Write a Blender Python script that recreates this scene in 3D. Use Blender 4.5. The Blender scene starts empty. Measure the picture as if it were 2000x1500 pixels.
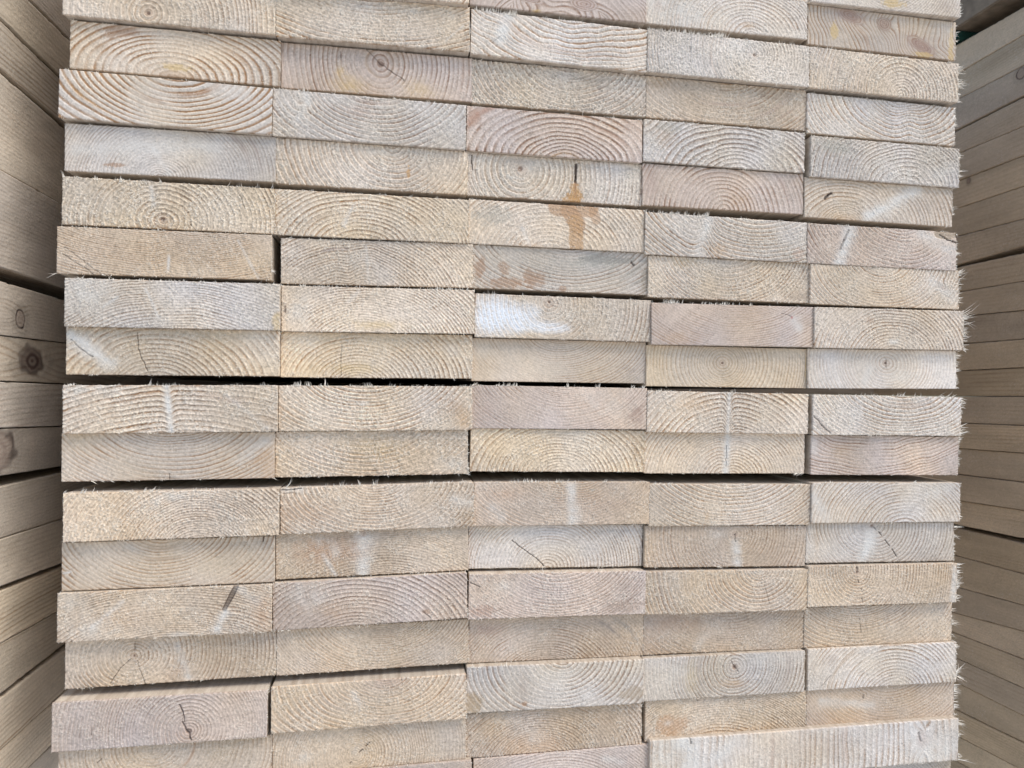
import bpy, math
import numpy as np
C=bpy.context.scene
COL=C.collection
R_=math.radians
# ---------------- camera ----------------
cam_d=bpy.data.cameras.new('camera'); cam=bpy.data.objects.new('camera',cam_d); COL.objects.link(cam)
cam_d.sensor_width=36; cam_d.lens=36*1321.6/2000; cam_d.clip_start=.01; cam_d.clip_end=200
from mathutils import Matrix, Vector
rt=Vector((0.98587218,-0.16706365,0.01207377)); up=Vector((-0.01351307,-0.0074812,0.99988071)); fw=Vector((0.16695339,0.98591773,0.00963305))
M=Matrix(((rt.x,up.x,-fw.x),(rt.y,up.y,-fw.y),(rt.z,up.z,-fw.z))).to_4x4()
M.translation=Vector((-0.18247923,-0.71374122,-0.02471484))
cam.matrix_world=M
cam_d.dof.use_dof=True; cam_d.dof.focus_distance=.74; cam_d.dof.aperture_fstop=7.5
C.camera=cam
# ---------------- light ----------------
w=bpy.data.worlds.new('World'); C.world=w; w.use_nodes=True
nt=w.node_tree; bg=nt.nodes['Background']; sky=nt.nodes.new('ShaderNodeTexSky')
SUN_EL,SUN_AZ=R_(56),R_(132)   # azimuth clockwise from +Y: the light comes from behind the camera, over its right shoulder
sky.sky_type='NISHITA'; sky.sun_disc=False; sky.sun_elevation=SUN_EL; sky.sun_rotation=SUN_AZ
sky.dust_density=1.2; sky.air_density=1.0; sky.ozone_density=.6
nt.links.new(sky.outputs[0],bg.inputs[0]); bg.inputs[1].default_value=.14
sd=bpy.data.lights.new('sun','SUN'); sd.energy=1.65; sd.angle=R_(30); sd.color=(1,.955,.87)
so=bpy.data.objects.new('sun',sd); COL.objects.link(so)
sdir=Vector((math.sin(SUN_AZ)*math.cos(SUN_EL),math.cos(SUN_AZ)*math.cos(SUN_EL),math.sin(SUN_EL)))
so.rotation_euler=sdir.to_track_quat('Z','Y').to_euler()
C.view_settings.view_transform='Standard'; C.view_settings.look='None'; C.view_settings.exposure=0.60; C.view_settings.gamma=1
C.render.engine='CYCLES'

# ---------------- data (metres) ----------------
# every cut plank end: row, column, x, z, y of its face, roll, width, height, pith (u,v), ring spacing,
# ring contrast, fuzz, tone, ring waviness, look, marks, splinter clusters
PLANKS=[
(-1, 5, 0.37857, 0.45119, -0.00722, 0.00542, 0.195, 0.04598, (0.0047, 0.0248), 0.00336, 0.279, 0.3, 'g', 0.5, 'grey plank with a yellow resin stain', [('stain', 0.0081, -0.0142, 0.01564, 0.00722, (0.62, 0.42, 0.15), 0.55), ('stain', 0.0801, -0.0129, 0.01443, 0.00962, (0.38, 0.3, 0.25), 0.35)], [(0.0997, -0.014, 1, 0, 0.00301, 40, 0.01083)]),
(0, 2, -0.21219, 0.40027, -0.01371, 0.012, 0.195, 0.04598, (-0.0049, 0.0438), 0.00437, 0.465, 0.5, 'c', 0.3, 'barely visible cream plank', [], []),
(0, 3, -0.015, 0.40555, -0.0057, 0.00167, 0.195, 0.04599, (-0.0018, -0.0529), 0.00411, 0.465, 0.15, 'p', 1.6, 'smooth pinkish plank with swirling knot grain', [('knot', 0.0263, -0.01, 0.01989, 0.00884, 0, 0.35), ('knot', -0.0332, -0.0097, 0.01657, 0.00663, 0.3, 0.35), ('stain', -0.0275, -0.0223, 0.00663, 0.00166, (0.62, 0.42, 0.15), 0.5)], []),
(0, 4, 0.18032, 0.40705, -0.00368, 0.00598, 0.195, 0.04549, (0.0288, -0.0283), 0.0035, 0.37200000000000005, 0.5, 'w', 0.5, 'whitish plank with small arches over its lower right', [('white', -0.0564, -0.0047, 0.04629, 0.01736, 0.6), ('stain', 0.0249, -0.0141, 0.00926, 0.00347, (0.52, 0.3, 0.13), 0.35), ('stain', -0.0835, -0.0017, 0.00579, 0.0081, (0.5, 0.36, 0.28), 0.3), ('arc', -0.0198, -0.0068, 0.00174, 0.02315, (0.42, 0.29, 0.18), 0.35)], []),
(0, 5, 0.37899, 0.40386, -0.00052, -0.00532, 0.195, 0.04587, (0.4235, 0.061), 0.00395, 0.465, 0.1, 'c', 1.6, 'smooth swirling plank with several purplish knots', [('stain', -0.0473, 0.0169, 0.02667, 0.01333, (0.42, 0.33, 0.28), 0.4), ('stain', 0.0514, -0.0116, 0.02788, 0.01455, (0.4, 0.31, 0.27), 0.42), ('stain', 0.0034, -0.0153, 0.03031, 0.01818, (0.5, 0.43, 0.37), 0.35), ('knot', -0.044, 0.0161, 0.02061, 0.0097, 0.5, 0.6), ('knot', 0.0011, 0.0113, 0.01091, 0.0097, 0, 0.6), ('knot', 0.0514, -0.0104, 0.02182, 0.0103, 0.7, 0.7), ('stain', -0.0636, -0.0041, 0.00606, 0.0097, (0.62, 0.42, 0.15), 0.55), ('stain', 0.0515, -0.0202, 0.01576, 0.00364, (0.62, 0.42, 0.15), 0.5), ('stain', 0.0918, -0.0062, 0.00364, 0.02424, (0.62, 0.42, 0.15), 0.5), ('arc', -0.0237, -0.006, 0.00182, 0.03031, (0.36, 0.2, 0.11), 0.4), ('white', 0.086, 0.0118, 0.01576, 0.01818, 0.35)], [(0.0958, 0.0097, 1, 0.4, 0.00606, 10, 0.00303), (0.096, 0.0004, 1, -0.1, 0.00727, 10, 0.00242)]),
(1, 1, -0.40584, 0.35373, -0.00557, -0.00042, 0.195, 0.04598, (-0.0217, -0.0144), 0.00468, 0.41850000000000004, 0.6, 'c', 0.3, 'cream plank with small brown pith hole and wide rings', [('pith', -0.0217, -0.0144, 0.00201), ('arc', 0.0309, -0.0313, 0.00251, 0.02514, (0.5, 0.36, 0.28), 0.4)], []),
(1, 2, -0.21019, 0.35376, -0.00592, 0.01403, 0.195, 0.04586, (-0.0039, 0.072), 0.00417, 0.651, 0.7, 'c', 0.35, 'fuzzy cream plank with even hanging arcs', [('white', 0.0352, 0.0136, 0.00738, 0.00211, 0.5), ('streak', 0.0911, 0.0036, 0.0723, -0.0142, 0.00105, 0.5)], [(0.0299, 0.026, 0, 1, 0.00369, 30, 0.03164), (0.0777, 0.0251, 0, 1, 0.00316, 30, 0.01582)]),
(1, 3, -0.01327, 0.35354, -0.00385, -0.01169, 0.195, 0.04647, (0.0208, 0.0811), 0.00566, 0.6045, 0.55, 'w', 1.1, 'whitish plank with wavy rings and a white torn tuft', [('streak', -0.0595, 0.0169, -0.0673, -0.0043, 0.00831, 0.95), ('crack', [(-0.0754, -0.0101), (-0.0657, -0.0014)], 0.00055, 0.4), ('arc', -0.0312, -0.0031, 0.00221, 0.0443, (0.5, 0.36, 0.28), 0.5), ('arc', 0.0029, -0.0105, 0.00166, 0.0443, (0.5, 0.36, 0.28), 0.5), ('arc', 0.0374, -0.0123, 0.00166, 0.0443, (0.5, 0.36, 0.28), 0.5), ('stain', 0.0483, 0.017, 0.00554, 0.00277, (0.4, 0.37, 0.31), 0.4)], [(-0.079, 0.0245, 0.1, 1, 0.00554, 40, 0.01661), (-0.0541, 0.0219, 0.3, 1, 0.00664, 50, 0.00664), (0.0136, 0.0214, 0, 1, 0.00277, 20, 0.03322)]),
(1, 4, 0.18242, 0.35278, -0.00494, -0.00121, 0.195, 0.04613, (0.0301, 0.0077), 0.00403, 0.3906, 0.8, 'w', 0.3, 'whitish fuzzy plank with pith dot and torn top', [('pith', 0.0301, 0.0071, 0.00185), ('white', 0.0088, 0.012, 0.0231, 0.01444, 0.3), ('arc', -0.022, -0.0054, 0.00173, 0.02888, (0.5, 0.36, 0.28), 0.4)], [(-0.0467, 0.0267, 0, 1, 0.0052, 70, 0.02599), (-0.0131, 0.0255, 0.3, 1, 0.00693, 50, 0.00809), (-0.0829, 0.0242, 0, 1, 0.00347, 30, 0.01444)]),
(1, 5, 0.37915, 0.3519, -0.00422, -0.00765, 0.195, 0.04635, (0.0226, -0.0216), 0.00449, 0.41850000000000004, 0.8, 'c', 0.35, 'fuzzy cream plank with arches and a bristly right edge', [('arc', -0.0692, -0.0027, 0.00181, 0.01809, (0.38, 0.3, 0.25), 0.4), ('arc', -0.0619, -0.0079, 0.00181, 0.02412, (0.38, 0.3, 0.25), 0.3)], [(0.0981, 0.017, 1, 0.15, 0.01085, 26, 0.00603), (0.0984, -0.0016, 1, 0.1, 0.01206, 34, 0.00724), (0.0972, -0.0172, 1, 0, 0.00482, 30, 0.00844)]),
(2, 1, -0.40173, 0.30514, 0.00106, -0.00354, 0.195, 0.04598, (-0.0053, -0.0233), 0.00472, 0.6975, 0.35, 'c', 0.5, 'boldly ringed plank with brown stain near upper left', [('stain', -0.053, 0.0166, 0.01829, 0.00711, (0.36, 0.2, 0.11), 0.62), ('stain', -0.0688, -0.0001, 0.00813, 0.00508, (0.42, 0.29, 0.18), 0.35), ('stain', -0.0008, -0.0132, 0.01727, 0.00406, (0.62, 0.42, 0.15), 0.5), ('stain', -0.0006, -0.0228, 0.02032, 0.00406, (0.36, 0.2, 0.11), 0.4), ('arc', 0.0567, 0.0032, 0.00356, 0.02032, (0.36, 0.2, 0.11), 0.35), ('arc', 0.0442, 0.0201, 0.00254, 0.02032, (0.36, 0.2, 0.11), 0.3)], []),
(2, 2, -0.20613, 0.30561, 0.0041, 0.00885, 0.195, 0.04598, (0.0012, 0.0098), 0.00547, 0.465, 0.3, 'p', 0.35, 'smooth pinkish plank with dark pith and diagonal crack', [('pith', 0.0017, 0.0098, 0.00374), ('arc', -0.0093, 0.0046, 0.00267, 0.0321, (0.4, 0.3, 0.22), 0.4), ('arc', -0.0135, 0.0107, 0.00214, 0.0321, (0.42, 0.29, 0.18), 0.4), ('crack', [(-0.0125, 0.0225), (-0.0062, 0.0177), (0.0012, 0.0098), (0.0149, 0.0012), (0.0266, -0.0065)], 0.00059, 0.7), ('stain', -0.031, -0.0148, 0.01605, 0.00749, (0.62, 0.42, 0.15), 0.35), ('stain', 0.0427, -0.0144, 0.01498, 0.00963, (0.62, 0.42, 0.15), 0.28), ('stain', -0.0388, -0.0021, 0.00428, 0.00642, (0.62, 0.42, 0.15), 0.4), ('crack', [(-0.039, 0.0192), (-0.0384, 0.0112)], 0.0008, 0.6), ('arc', 0.056, 0.0166, 0.00267, 0.0321, (0.5, 0.36, 0.28), 0.4), ('arc', 0.0886, 0.0083, 0.00321, 0.0321, (0.5, 0.36, 0.28), 0.4)], []),
(2, 3, -0.01063, 0.30569, 0.00458, 0.00123, 0.195, 0.04595, (0.0108, 0.0454), 0.00443, 0.41850000000000004, 0.9, 'c', 0.35, 'very fuzzy cream plank with torn upright fibres', [('stain', -0.0515, 0.0116, 0.01008, 0.0056, (0.4, 0.37, 0.31), 0.25)], []),
(2, 4, 0.18473, 0.30546, 0.00366, -0.00107, 0.195, 0.04598, (-0.0046, 0.0479), 0.00434, 0.465, 0.65, 't', 0.35, 'tan plank with brown hanging bands', [('arc', -0.0009, -0.0016, 0.00292, 0.03504, (0.45, 0.33, 0.26), 0.55), ('arc', 0.0561, -0.0028, 0.00292, 0.0292, (0.45, 0.33, 0.26), 0.5), ('arc', 0.0754, -0.0042, 0.00234, 0.02336, (0.42, 0.3, 0.22), 0.5), ('stain', -0.0811, 0.0147, 0.01518, 0.00584, (0.5, 0.34, 0.2), 0.35)], []),
(2, 5, 0.3803, 0.30141, 0.00163, -0.00723, 0.195, 0.04598, (0.0277, 0.0418), 0.00452, 0.558, 0.6, 'w', 0.5, 'whitish plank with drooping hanging arcs', [('kink', 0.0353, -0.0066, 0.01214, 0.01821, 1.5)], [(0.098, 0.0018, 1, 0, 0.00729, 5, 0.00182), (0.0979, 0.0111, 1, 0, 0.00243, 50, 0.02064)]),
(3, 1, -0.4083, 0.25395, -0.00438, -0.01044, 0.195, 0.04609, (0.007, 0.0372), 0.00514, 0.8835, 0.25, 'w', 0.35, 'plank with bold widely spaced arcs and a rusty stain', [('arc', 0.0266, 0.0112, 0.00201, 0.02513, (0.36, 0.2, 0.11), 0.9), ('arc', -0.0132, 0.0014, 0.00201, 0.02011, (0.36, 0.2, 0.11), 0.4), ('arc', -0.0682, -0.0063, 0.00201, 0.03016, (0.52, 0.3, 0.13), 0.3), ('arc', 0.0725, 0.0043, 0.00151, 0.02011, (0.36, 0.2, 0.11), 0.4), ('arc', -0.082, 0.0023, 0.00151, 0.03016, (0.52, 0.3, 0.13), 0.35)], []),
(3, 2, -0.21254, 0.25308, -0.00223, -0.00444, 0.195, 0.0469, (0.004, 0.0452), 0.00443, 0.558, 0.6, 'g', 0.5, 'greyish plank with a white tuft near its top left', [('streak', -0.0671, 0.0238, -0.0644, 0.0125, 0.00423, 0.8), ('streak', -0.0644, 0.0125, -0.074, -0.0066, 0.00317, 0.45), ('stain', -0.0134, 0.0091, 0.02116, 0.00741, (0.5, 0.36, 0.28), 0.35), ('white', 0.076, 0.0113, 0.02645, 0.01323, 0.35), ('arc', -0.0032, 0.0179, 0.00159, 0.03174, (0.5, 0.36, 0.28), 0.6)], [(-0.0671, 0.0249, 0, 1, 0.00529, 10, 0.00317)]),
(3, 3, -0.01617, 0.25346, 0.00048, -0.00098, 0.195, 0.04667, (0.0111, -0.032), 0.00517, 0.7440000000000001, 0.45, 'p', 0.4, 'boldly arched plank with brownish pink rings', [('arc', -0.0876, 0.0142, 0.00278, 0.03335, (0.42, 0.25, 0.18), 0.7), ('arc', -0.0767, 0.0206, 0.00278, 0.03335, (0.42, 0.25, 0.18), 0.5), ('stain', -0.0903, 0.0124, 0.00889, 0.01223, (0.45, 0.28, 0.2), 0.5), ('arc', 0.0657, 0.004, 0.00222, 0.03891, (0.42, 0.27, 0.2), 0.5), ('arc', 0.0023, -0.0203, 0.00167, 0.03335, (0.52, 0.3, 0.13), 0.5), ('stain', -0.0153, 0.0257, 0.01112, 0.00334, (0.4, 0.37, 0.31), 0.3), ('stain', 0.0862, 0.017, 0.01112, 0.00889, (0.5, 0.36, 0.28), 0.4)], []),
(3, 4, 0.18083, 0.25479, 0.00032, -0.00363, 0.195, 0.04595, (0.0147, -0.0361), 0.00459, 0.5115000000000001, 0.7, 'g', 0.9, 'greyish plank with wavy arched rings', [('stain', -0.066, 0.017, 0.0209, 0.00697, (0.4, 0.37, 0.31), 0.5), ('stain', -0.0719, 0.0039, 0.01045, 0.01045, (0.42, 0.29, 0.18), 0.3), ('streak', -0.0198, -0.0094, -0.0107, 0.0029, 0.00232, 0.4)], []),
(3, 5, 0.38263, 0.24996, -0.00236, -0.00618, 0.195, 0.04637, (0.0269, -0.0335), 0.00478, 0.465, 0.75, 'g', 0.8, 'grey plank with crumbly arches and an exposed left side', [('stain', -0.0642, 0.0124, 0.02416, 0.00846, (0.4, 0.37, 0.31), 0.5), ('streak', 0.03, -0.0058, 0.0323, -0.0239, 0.00242, 0.4), ('white', 0.0715, -0.0089, 0.0145, 0.00846, 0.4)], [(0.0978, 0.0146, 1, -0.1, 0.00725, 10, 0.00242), (0.098, -0.0039, 1, 0, 0.00906, 6, 0.00121), (0.0981, -0.0101, 1, 0.2, 0.00725, 8, 0.00242), (0.098, -0.0008, 1, 0, 0.00242, 50, 0.02054)]),
(4, 1, -0.40497, 0.20623, 0.00171, 0.00647, 0.195, 0.04556, (-0.0104, -0.0263), 0.00259, 0.37200000000000005, 0.3, 'g', 0.4, 'smooth greyish plank with darker arcs at its right corner', [('streak', -0.087, -0.0009, 0.0394, 0.0099, 0.00812, 0.45), ('arc', 0.0637, 0.0141, 0.00254, 0.03044, (0.38, 0.3, 0.25), 0.6), ('arc', 0.0785, 0.0099, 0.00203, 0.03044, (0.38, 0.3, 0.25), 0.6), ('stain', -0.0525, -0.0147, 0.01116, 0.00203, (0.36, 0.2, 0.11), 0.6), ('streak', -0.0177, 0.0036, -0.0034, -0.0208, 0.00304, 0.4)], []),
(4, 2, -0.20958, 0.20605, 0.00239, -0.00102, 0.195, 0.04581, (0.0178, 0.0259), 0.00495, 0.37200000000000005, 0.7, 'c', 0.3, 'cream plank with a tiny orange resin spot', [('stain', 0.0357, -0.0035, 0.00213, 0.00479, (0.52, 0.3, 0.13), 0.8), ('stain', 0.0356, 0.003, 0.00106, 0.00213, (0.52, 0.3, 0.13), 0.6), ('white', 0.0048, 0.0153, 0.02662, 0.00426, 0.3)], []),
(4, 3, -0.01417, 0.20672, 0.0065, -0.00256, 0.195, 0.04582, (-0.0402, 0.0071), 0.00573, 0.3255, 0.7, 'w', 0.3, 'pale plank with a black slit above an orange stain', [('pith', -0.0402, 0.0088, 0.0028), ('white', -0.0312, 0.0122, 0.00672, 0.00504, 0.6), ('stain', 0.0219, -0.0129, 0.0084, 0.01457, (0.52, 0.3, 0.13), 0.9), ('stain', 0.0197, -0.0243, 0.01233, 0.00784, (0.52, 0.3, 0.13), 0.8), ('crack', [(0.0221, 0.0176), (0.0217, 0.0046), (0.0212, -0.0016)], 0.00252, 1.0), ('stain', 0.0218, -0.0067, 0.00224, 0.01008, (0.36, 0.2, 0.11), 0.6), ('crack', [(-0.0933, 0.0194), (-0.0932, 0.0117), (-0.092, 0.0052)], 0.00123, 0.9), ('arc', -0.0735, -0.0101, 0.00168, 0.02241, (0.42, 0.29, 0.18), 0.4), ('white', -0.0491, -0.0007, 0.00448, 0.00168, 0.7)], []),
(4, 4, 0.18132, 0.20715, 0.00361, 0.00235, 0.195, 0.04598, (-0.0014, -0.0265), 0.00515, 0.558, 0.35, 'p', 0.35, 'smooth pinkish plank with round wide arches', [('stain', 0.0191, -0.0107, 0.01282, 0.00932, (0.52, 0.3, 0.13), 0.25), ('arc', -0.0247, 0.013, 0.00175, 0.03497, (0.5, 0.36, 0.28), 0.5), ('arc', 0.0731, 0.0102, 0.00291, 0.02914, (0.45, 0.33, 0.27), 0.5), ('stain', -0.0886, 0.0032, 0.00816, 0.01748, (0.42, 0.3, 0.24), 0.4)], []),
(4, 5, 0.37828, 0.20334, 0.00239, -0.00696, 0.195, 0.04594, (-0.0456, -0.0298), 0.00423, 0.41850000000000004, 0.45, 'c', 0.35, 'plank with a black speck and a white diagonal streak', [('crack', [(-0.0718, -0.0002), (-0.0673, 0.0043), (-0.064, 0.0063)], 0.00243, 0.95), ('streak', 0.0452, 0.0174, -0.0156, -0.0189, 0.00789, 0.9), ('kink', 0.0146, 0.0013, 0.01213, 0.0182, 1.0), ('stain', 0.0905, 0.0217, 0.00849, 0.00849, (0.4, 0.37, 0.31), 0.3), ('stain', -0.0457, -0.0208, 0.02427, 0.00485, (0.52, 0.3, 0.13), 0.25), ('stain', 0.0698, 0.0018, 0.02427, 0.01213, (0.38, 0.3, 0.25), 0.2)], [(0.0979, -0.0001, 1, 0, 0.00728, 3, 0.00121), (0.098, -0.0088, 1, 0, 0.00425, 4, 0.00182), (0.0978, 0.0036, 1, 0, 0.00182, 40, 0.0182)]),
(5, 1, -0.4038, 0.1525, -0.00389, 0.00056, 0.195, 0.04517, (-0.0075, -0.0149), 0.00398, 0.3906, 0.8, 'y', 0.3, 'fuzzy pale plank with reddish pith at its lower edge', [('pith', -0.0076, -0.0134, 0.00251), ('crack', [(0.0635, 0.015), (0.0686, 0.001)], 0.0006, 0.6), ('crack', [(0.0179, -0.0171), (0.0242, -0.0238)], 0.0004, 0.6), ('streak', -0.0188, 0.0176, -0.0162, 0.0002, 0.00201, 0.6), ('white', -0.0713, -0.0029, 0.03017, 0.01509, 0.15)], [(-0.0965, 0.0222, -0.2, 1, 0.00704, 4, 0.00201), (-0.0671, 0.0211, 0, 1, 0.00553, 6, 0.00302), (-0.0456, 0.0205, 0, 1, 0.00805, 4, 0.00151), (-0.0258, 0.0197, -0.4, 1, 0.00503, 3, 0.00302), (0.079, 0.0232, 0.2, 1, 0.00603, 5, 0.01509)]),
(5, 2, -0.20844, 0.15305, -0.00185, 0.00159, 0.195, 0.04543, (-0.013, -0.0359), 0.00369, 0.5115000000000001, 0.65, 'y', 0.3, 'pale plank with tight fuzzy arches', [('arc', -0.0211, 0.0007, 0.00159, 0.01058, (0.36, 0.2, 0.11), 0.4), ('streak', -0.0212, 0.0112, -0.0302, -0.0103, 0.00212, 0.5), ('arc', -0.0567, -0.0064, 0.00212, 0.02645, (0.42, 0.29, 0.18), 0.35), ('crack', [(0.0217, 0.0211), (0.0265, 0.0182)], 0.00079, 0.5)], []),
(5, 3, -0.01291, 0.15384, 0.0001, -0.00417, 0.195, 0.04642, (-0.0081, -0.0353), 0.00387, 0.5115000000000001, 0.6, 'c', 0.3, 'plank with an orange drip stain running down its middle', [('sseg', -0.0005, 0.0224, 0.034, 0.0234, 0.01222, (0.46, 0.28, 0.16), 0.75), ('sseg', 0.0122, 0.0187, 0.0216, 0.0025, 0.00999, (0.46, 0.28, 0.16), 0.75), ('sseg', 0.0193, 0.0051, 0.0209, -0.0267, 0.00888, (0.5, 0.3, 0.15), 0.75), ('sseg', 0.0386, 0.0231, 0.0423, 0.0093, 0.00555, (0.46, 0.28, 0.16), 0.6), ('stain', -0.0731, 0.008, 0.02499, 0.0111, (0.4, 0.37, 0.31), 0.45), ('stain', 0.0693, 0.0052, 0.02221, 0.00999, (0.4, 0.37, 0.31), 0.25), ('stain', -0.028, -0.0253, 0.01388, 0.00444, (0.52, 0.3, 0.13), 0.4), ('streak', -0.0396, -0.0038, -0.0309, -0.0226, 0.00222, 0.5)], []),
(5, 4, 0.18277, 0.15038, -0.00252, -0.00702, 0.195, 0.04598, (0.0344, 0.0691), 0.0043, 0.558, 0.65, 'w', 0.45, 'whitish plank with coarse arcs and a pale ray streak', [('streak', -0.0226, 0.0188, -0.0342, -0.0164, 0.0052, 0.6), ('kink', -0.0266, 0.0013, 0.00925, 0.02312, 2.0), ('stain', -0.0097, -0.0139, 0.01734, 0.00925, (0.52, 0.3, 0.13), 0.3), ('stain', 0.0879, -0.0128, 0.00925, 0.00694, (0.5, 0.36, 0.28), 0.5)], [(-0.0622, 0.025, 0.3, 1, 0.00462, 50, 0.03179), (-0.0258, 0.0255, 0.3, 1, 0.00578, 30, 0.00809)]),
(5, 5, 0.37861, 0.14875, -0.00344, -0.00463, 0.195, 0.04557, (0.0242, 0.0549), 0.0042, 0.558, 0.6, 'p', 0.35, 'plank with white knot streak and bark at right', [('streak', -0.0418, 0.0208, -0.059, -0.0219, 0.00843, 0.9), ('crack', [(-0.045, 0.0176), (-0.0515, 0.0053), (-0.056, -0.0051)], 0.00241, 0.5), ('streak', 0.0507, 0.0199, 0.0925, 0.0007, 0.01084, 0.6), ('bark', 0.0853, 0.0206, 0.01686, 0.00722, 0.85), ('crack', [(0.0769, 0.0195), (0.0854, 0.0145), (0.098, 0.0102)], 0.00181, 1.0)], [(0.0995, -0.002, 1, -0.15, 0.00783, 5, 0.00181), (0.0982, -0.0052, 1, 0, 0.00241, 60, 0.01686)]),
(6, 1, -0.40599, 0.10461, -0.0075, 0.00679, 0.195, 0.04448, (-0.0029, 0.1229), 0.00288, 0.465, 0.45, 't', 0.3, 'tan plank with rings rippling along a central ray', [('kink', 0.0028, 0.003, 0.01099, 0.02997, 1.6), ('streak', 0.002, -0.0021, 0.0012, -0.0171, 0.00125, 0.8), ('streak', 0.0658, 0.0156, 0.0855, -0.0219, 0.0015, 0.5), ('crack', [(-0.0928, -0.0033), (-0.0621, -0.0242)], 0.0004, 0.5), ('crack', [(-0.0915, 0.0031), (-0.0531, -0.0264)], 0.00035, 0.4)], [(-0.0944, -0.0253, -0.9, -0.5, 0.00999, 2, 0.001), (-0.0599, -0.0242, 0.6, -0.4, 0.00699, 3, 0.00999), (0.0967, -0.0138, 1, -0.2, 0.00649, 6, 0.0025)]),
(6, 2, -0.20284, 0.10551, 0.00033, 0.01466, 0.195, 0.04585, (-0.0262, -0.0592), 0.00296, 0.465, 0.65, 'c', 0.4, 'plank with a grey curved streak and rippled double arches', [('arc', -0.0467, 0.0131, 0.00159, 0.01859, (0.36, 0.28, 0.24), 0.85), ('kink', -0.0096, -0.0033, 0.01275, 0.02124, -1.8), ('kink', -0.0313, -0.0144, 0.00744, 0.01593, 1.2), ('streak', -0.0133, 0.0178, -0.0107, -0.0192, 0.00159, 0.35), ('arc', -0.0518, 0.0008, 0.00159, 0.02124, (0.42, 0.29, 0.18), 0.4), ('white', -0.021, 0.0017, 0.02124, 0.01062, 0.3)], [(-0.106, -0.0111, 0.2, -0.2, 0.00212, 4, 0.00212)]),
(6, 3, -0.00724, 0.107, 0.00311, -0.0032, 0.195, 0.04604, (0.0062, 0.0494), 0.00389, 0.465, 0.35, 'g', 0.3, 'blue grey stained plank with brown blotches along its base', [('stain', 0.0416, 0.0119, 0.04463, 0.00893, (0.4, 0.37, 0.31), 0.55), ('arc', 0.0415, 0.0175, 0.00167, 0.02231, (0.1, 0.055, 0.035), 0.35), ('arc', 0.0829, 0.0036, 0.00223, 0.01674, (0.22, 0.2, 0.16), 0.5), ('arc', 0.089, -0.0075, 0.00223, 0.01674, (0.22, 0.2, 0.16), 0.5), ('stain', -0.0897, -0.0009, 0.00614, 0.0145, (0.36, 0.2, 0.11), 0.62), ('stain', -0.0637, -0.0013, 0.00669, 0.01004, (0.36, 0.2, 0.11), 0.6), ('stain', -0.0579, -0.016, 0.02789, 0.00725, (0.36, 0.2, 0.11), 0.6), ('stain', -0.0327, -0.011, 0.0145, 0.01116, (0.36, 0.2, 0.11), 0.62), ('stain', 0.0004, -0.0208, 0.00446, 0.00446, (0.36, 0.2, 0.11), 0.6), ('stain', 0.0503, 0.0134, 0.03905, 0.00558, (0.2, 0.19, 0.17), 0.5), ('crack', [(0.0787, 0.0125), (0.0817, 0.0092)], 0.00167, 0.8), ('stain', 0.095, -0.0084, 0.00558, 0.01674, (0.25, 0.2, 0.14), 0.5), ('stain', 0.0012, 0.0044, 0.08368, 0.01339, (0.4, 0.37, 0.31), 0.25)], []),
(6, 4, 0.18808, 0.10388, 0.0009, -0.00297, 0.195, 0.04566, (-0.0043, 0.0443), 0.00405, 0.41850000000000004, 0.7, 'c', 0.3, 'cream plank with shallow hanging arcs', [('stain', -0.0593, 0.0184, 0.01743, 0.00813, (0.62, 0.42, 0.15), 0.2), ('stain', 0.0839, -0.0151, 0.0151, 0.00697, (0.4, 0.3, 0.22), 0.45)], []),
(6, 5, 0.38349, 0.1024, -0.00237, -0.001, 0.195, 0.04577, (-0.0061, 0.0364), 0.00381, 0.465, 0.6, 'c', 0.3, 'plank with small grey oval knot near right end', [('knot', 0.0763, 0.0016, 0.00543, 0.00362, 0.4, 0.6), ('streak', 0.061, 0.0089, 0.0904, -0.0084, 0.00724, 0.5)], [(0.0986, 0.0184, 1, 0, 0.00965, 26, 0.00482), (0.0987, 0.003, 1, 0, 0.00543, 20, 0.00844), (0.0988, -0.0111, 1, 0, 0.00482, 22, 0.00603)]),
(7, 1, -0.39685, 0.05476, -0.01121, 0.00723, 0.195, 0.04559, (0.0023, -0.0746), 0.00278, 0.41850000000000004, 0.6, 'w', 0.4, 'pale plank whitish at left and yellow at lower right', [('white', -0.0805, 0.0077, 0.02488, 0.01742, 0.5), ('streak', -0.0262, 0.0142, -0.0144, -0.0128, 0.00149, 0.6), ('stain', 0.0948, -0.0128, 0.00448, 0.01294, (0.62, 0.42, 0.15), 0.45), ('streak', -0.0647, -0.0041, -0.0512, 0.0061, 0.00149, 0.5)], [(-0.0194, 0.0243, 0, 1, 0.00249, 30, 0.05971), (0.0155, 0.0249, 0.9, -0.3, 0.00697, 3, 0.00199)]),
(7, 2, -0.20105, 0.05642, -0.00374, 0.01228, 0.195, 0.0455, (-0.0157, -0.0445), 0.00319, 0.5115000000000001, 0.65, 'c', 0.3, 'pale plank with tiny dark knot at left edge', [('stain', -0.094, -0.0008, 0.00158, 0.00475, (0.1, 0.055, 0.035), 0.8), ('white', -0.0826, 0.0015, 0.01584, 0.01584, 0.45), ('stain', -0.0039, -0.0154, 0.03167, 0.00528, (0.62, 0.42, 0.15), 0.35), ('streak', -0.0322, 0.0077, -0.0219, 0.0185, 0.00264, 0.5)], [(-0.0626, 0.0227, 0, 1, 0.00317, 30, 0.03167), (0.0671, 0.0238, 0, 1, 0.0037, 40, 0.02112)]),
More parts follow.
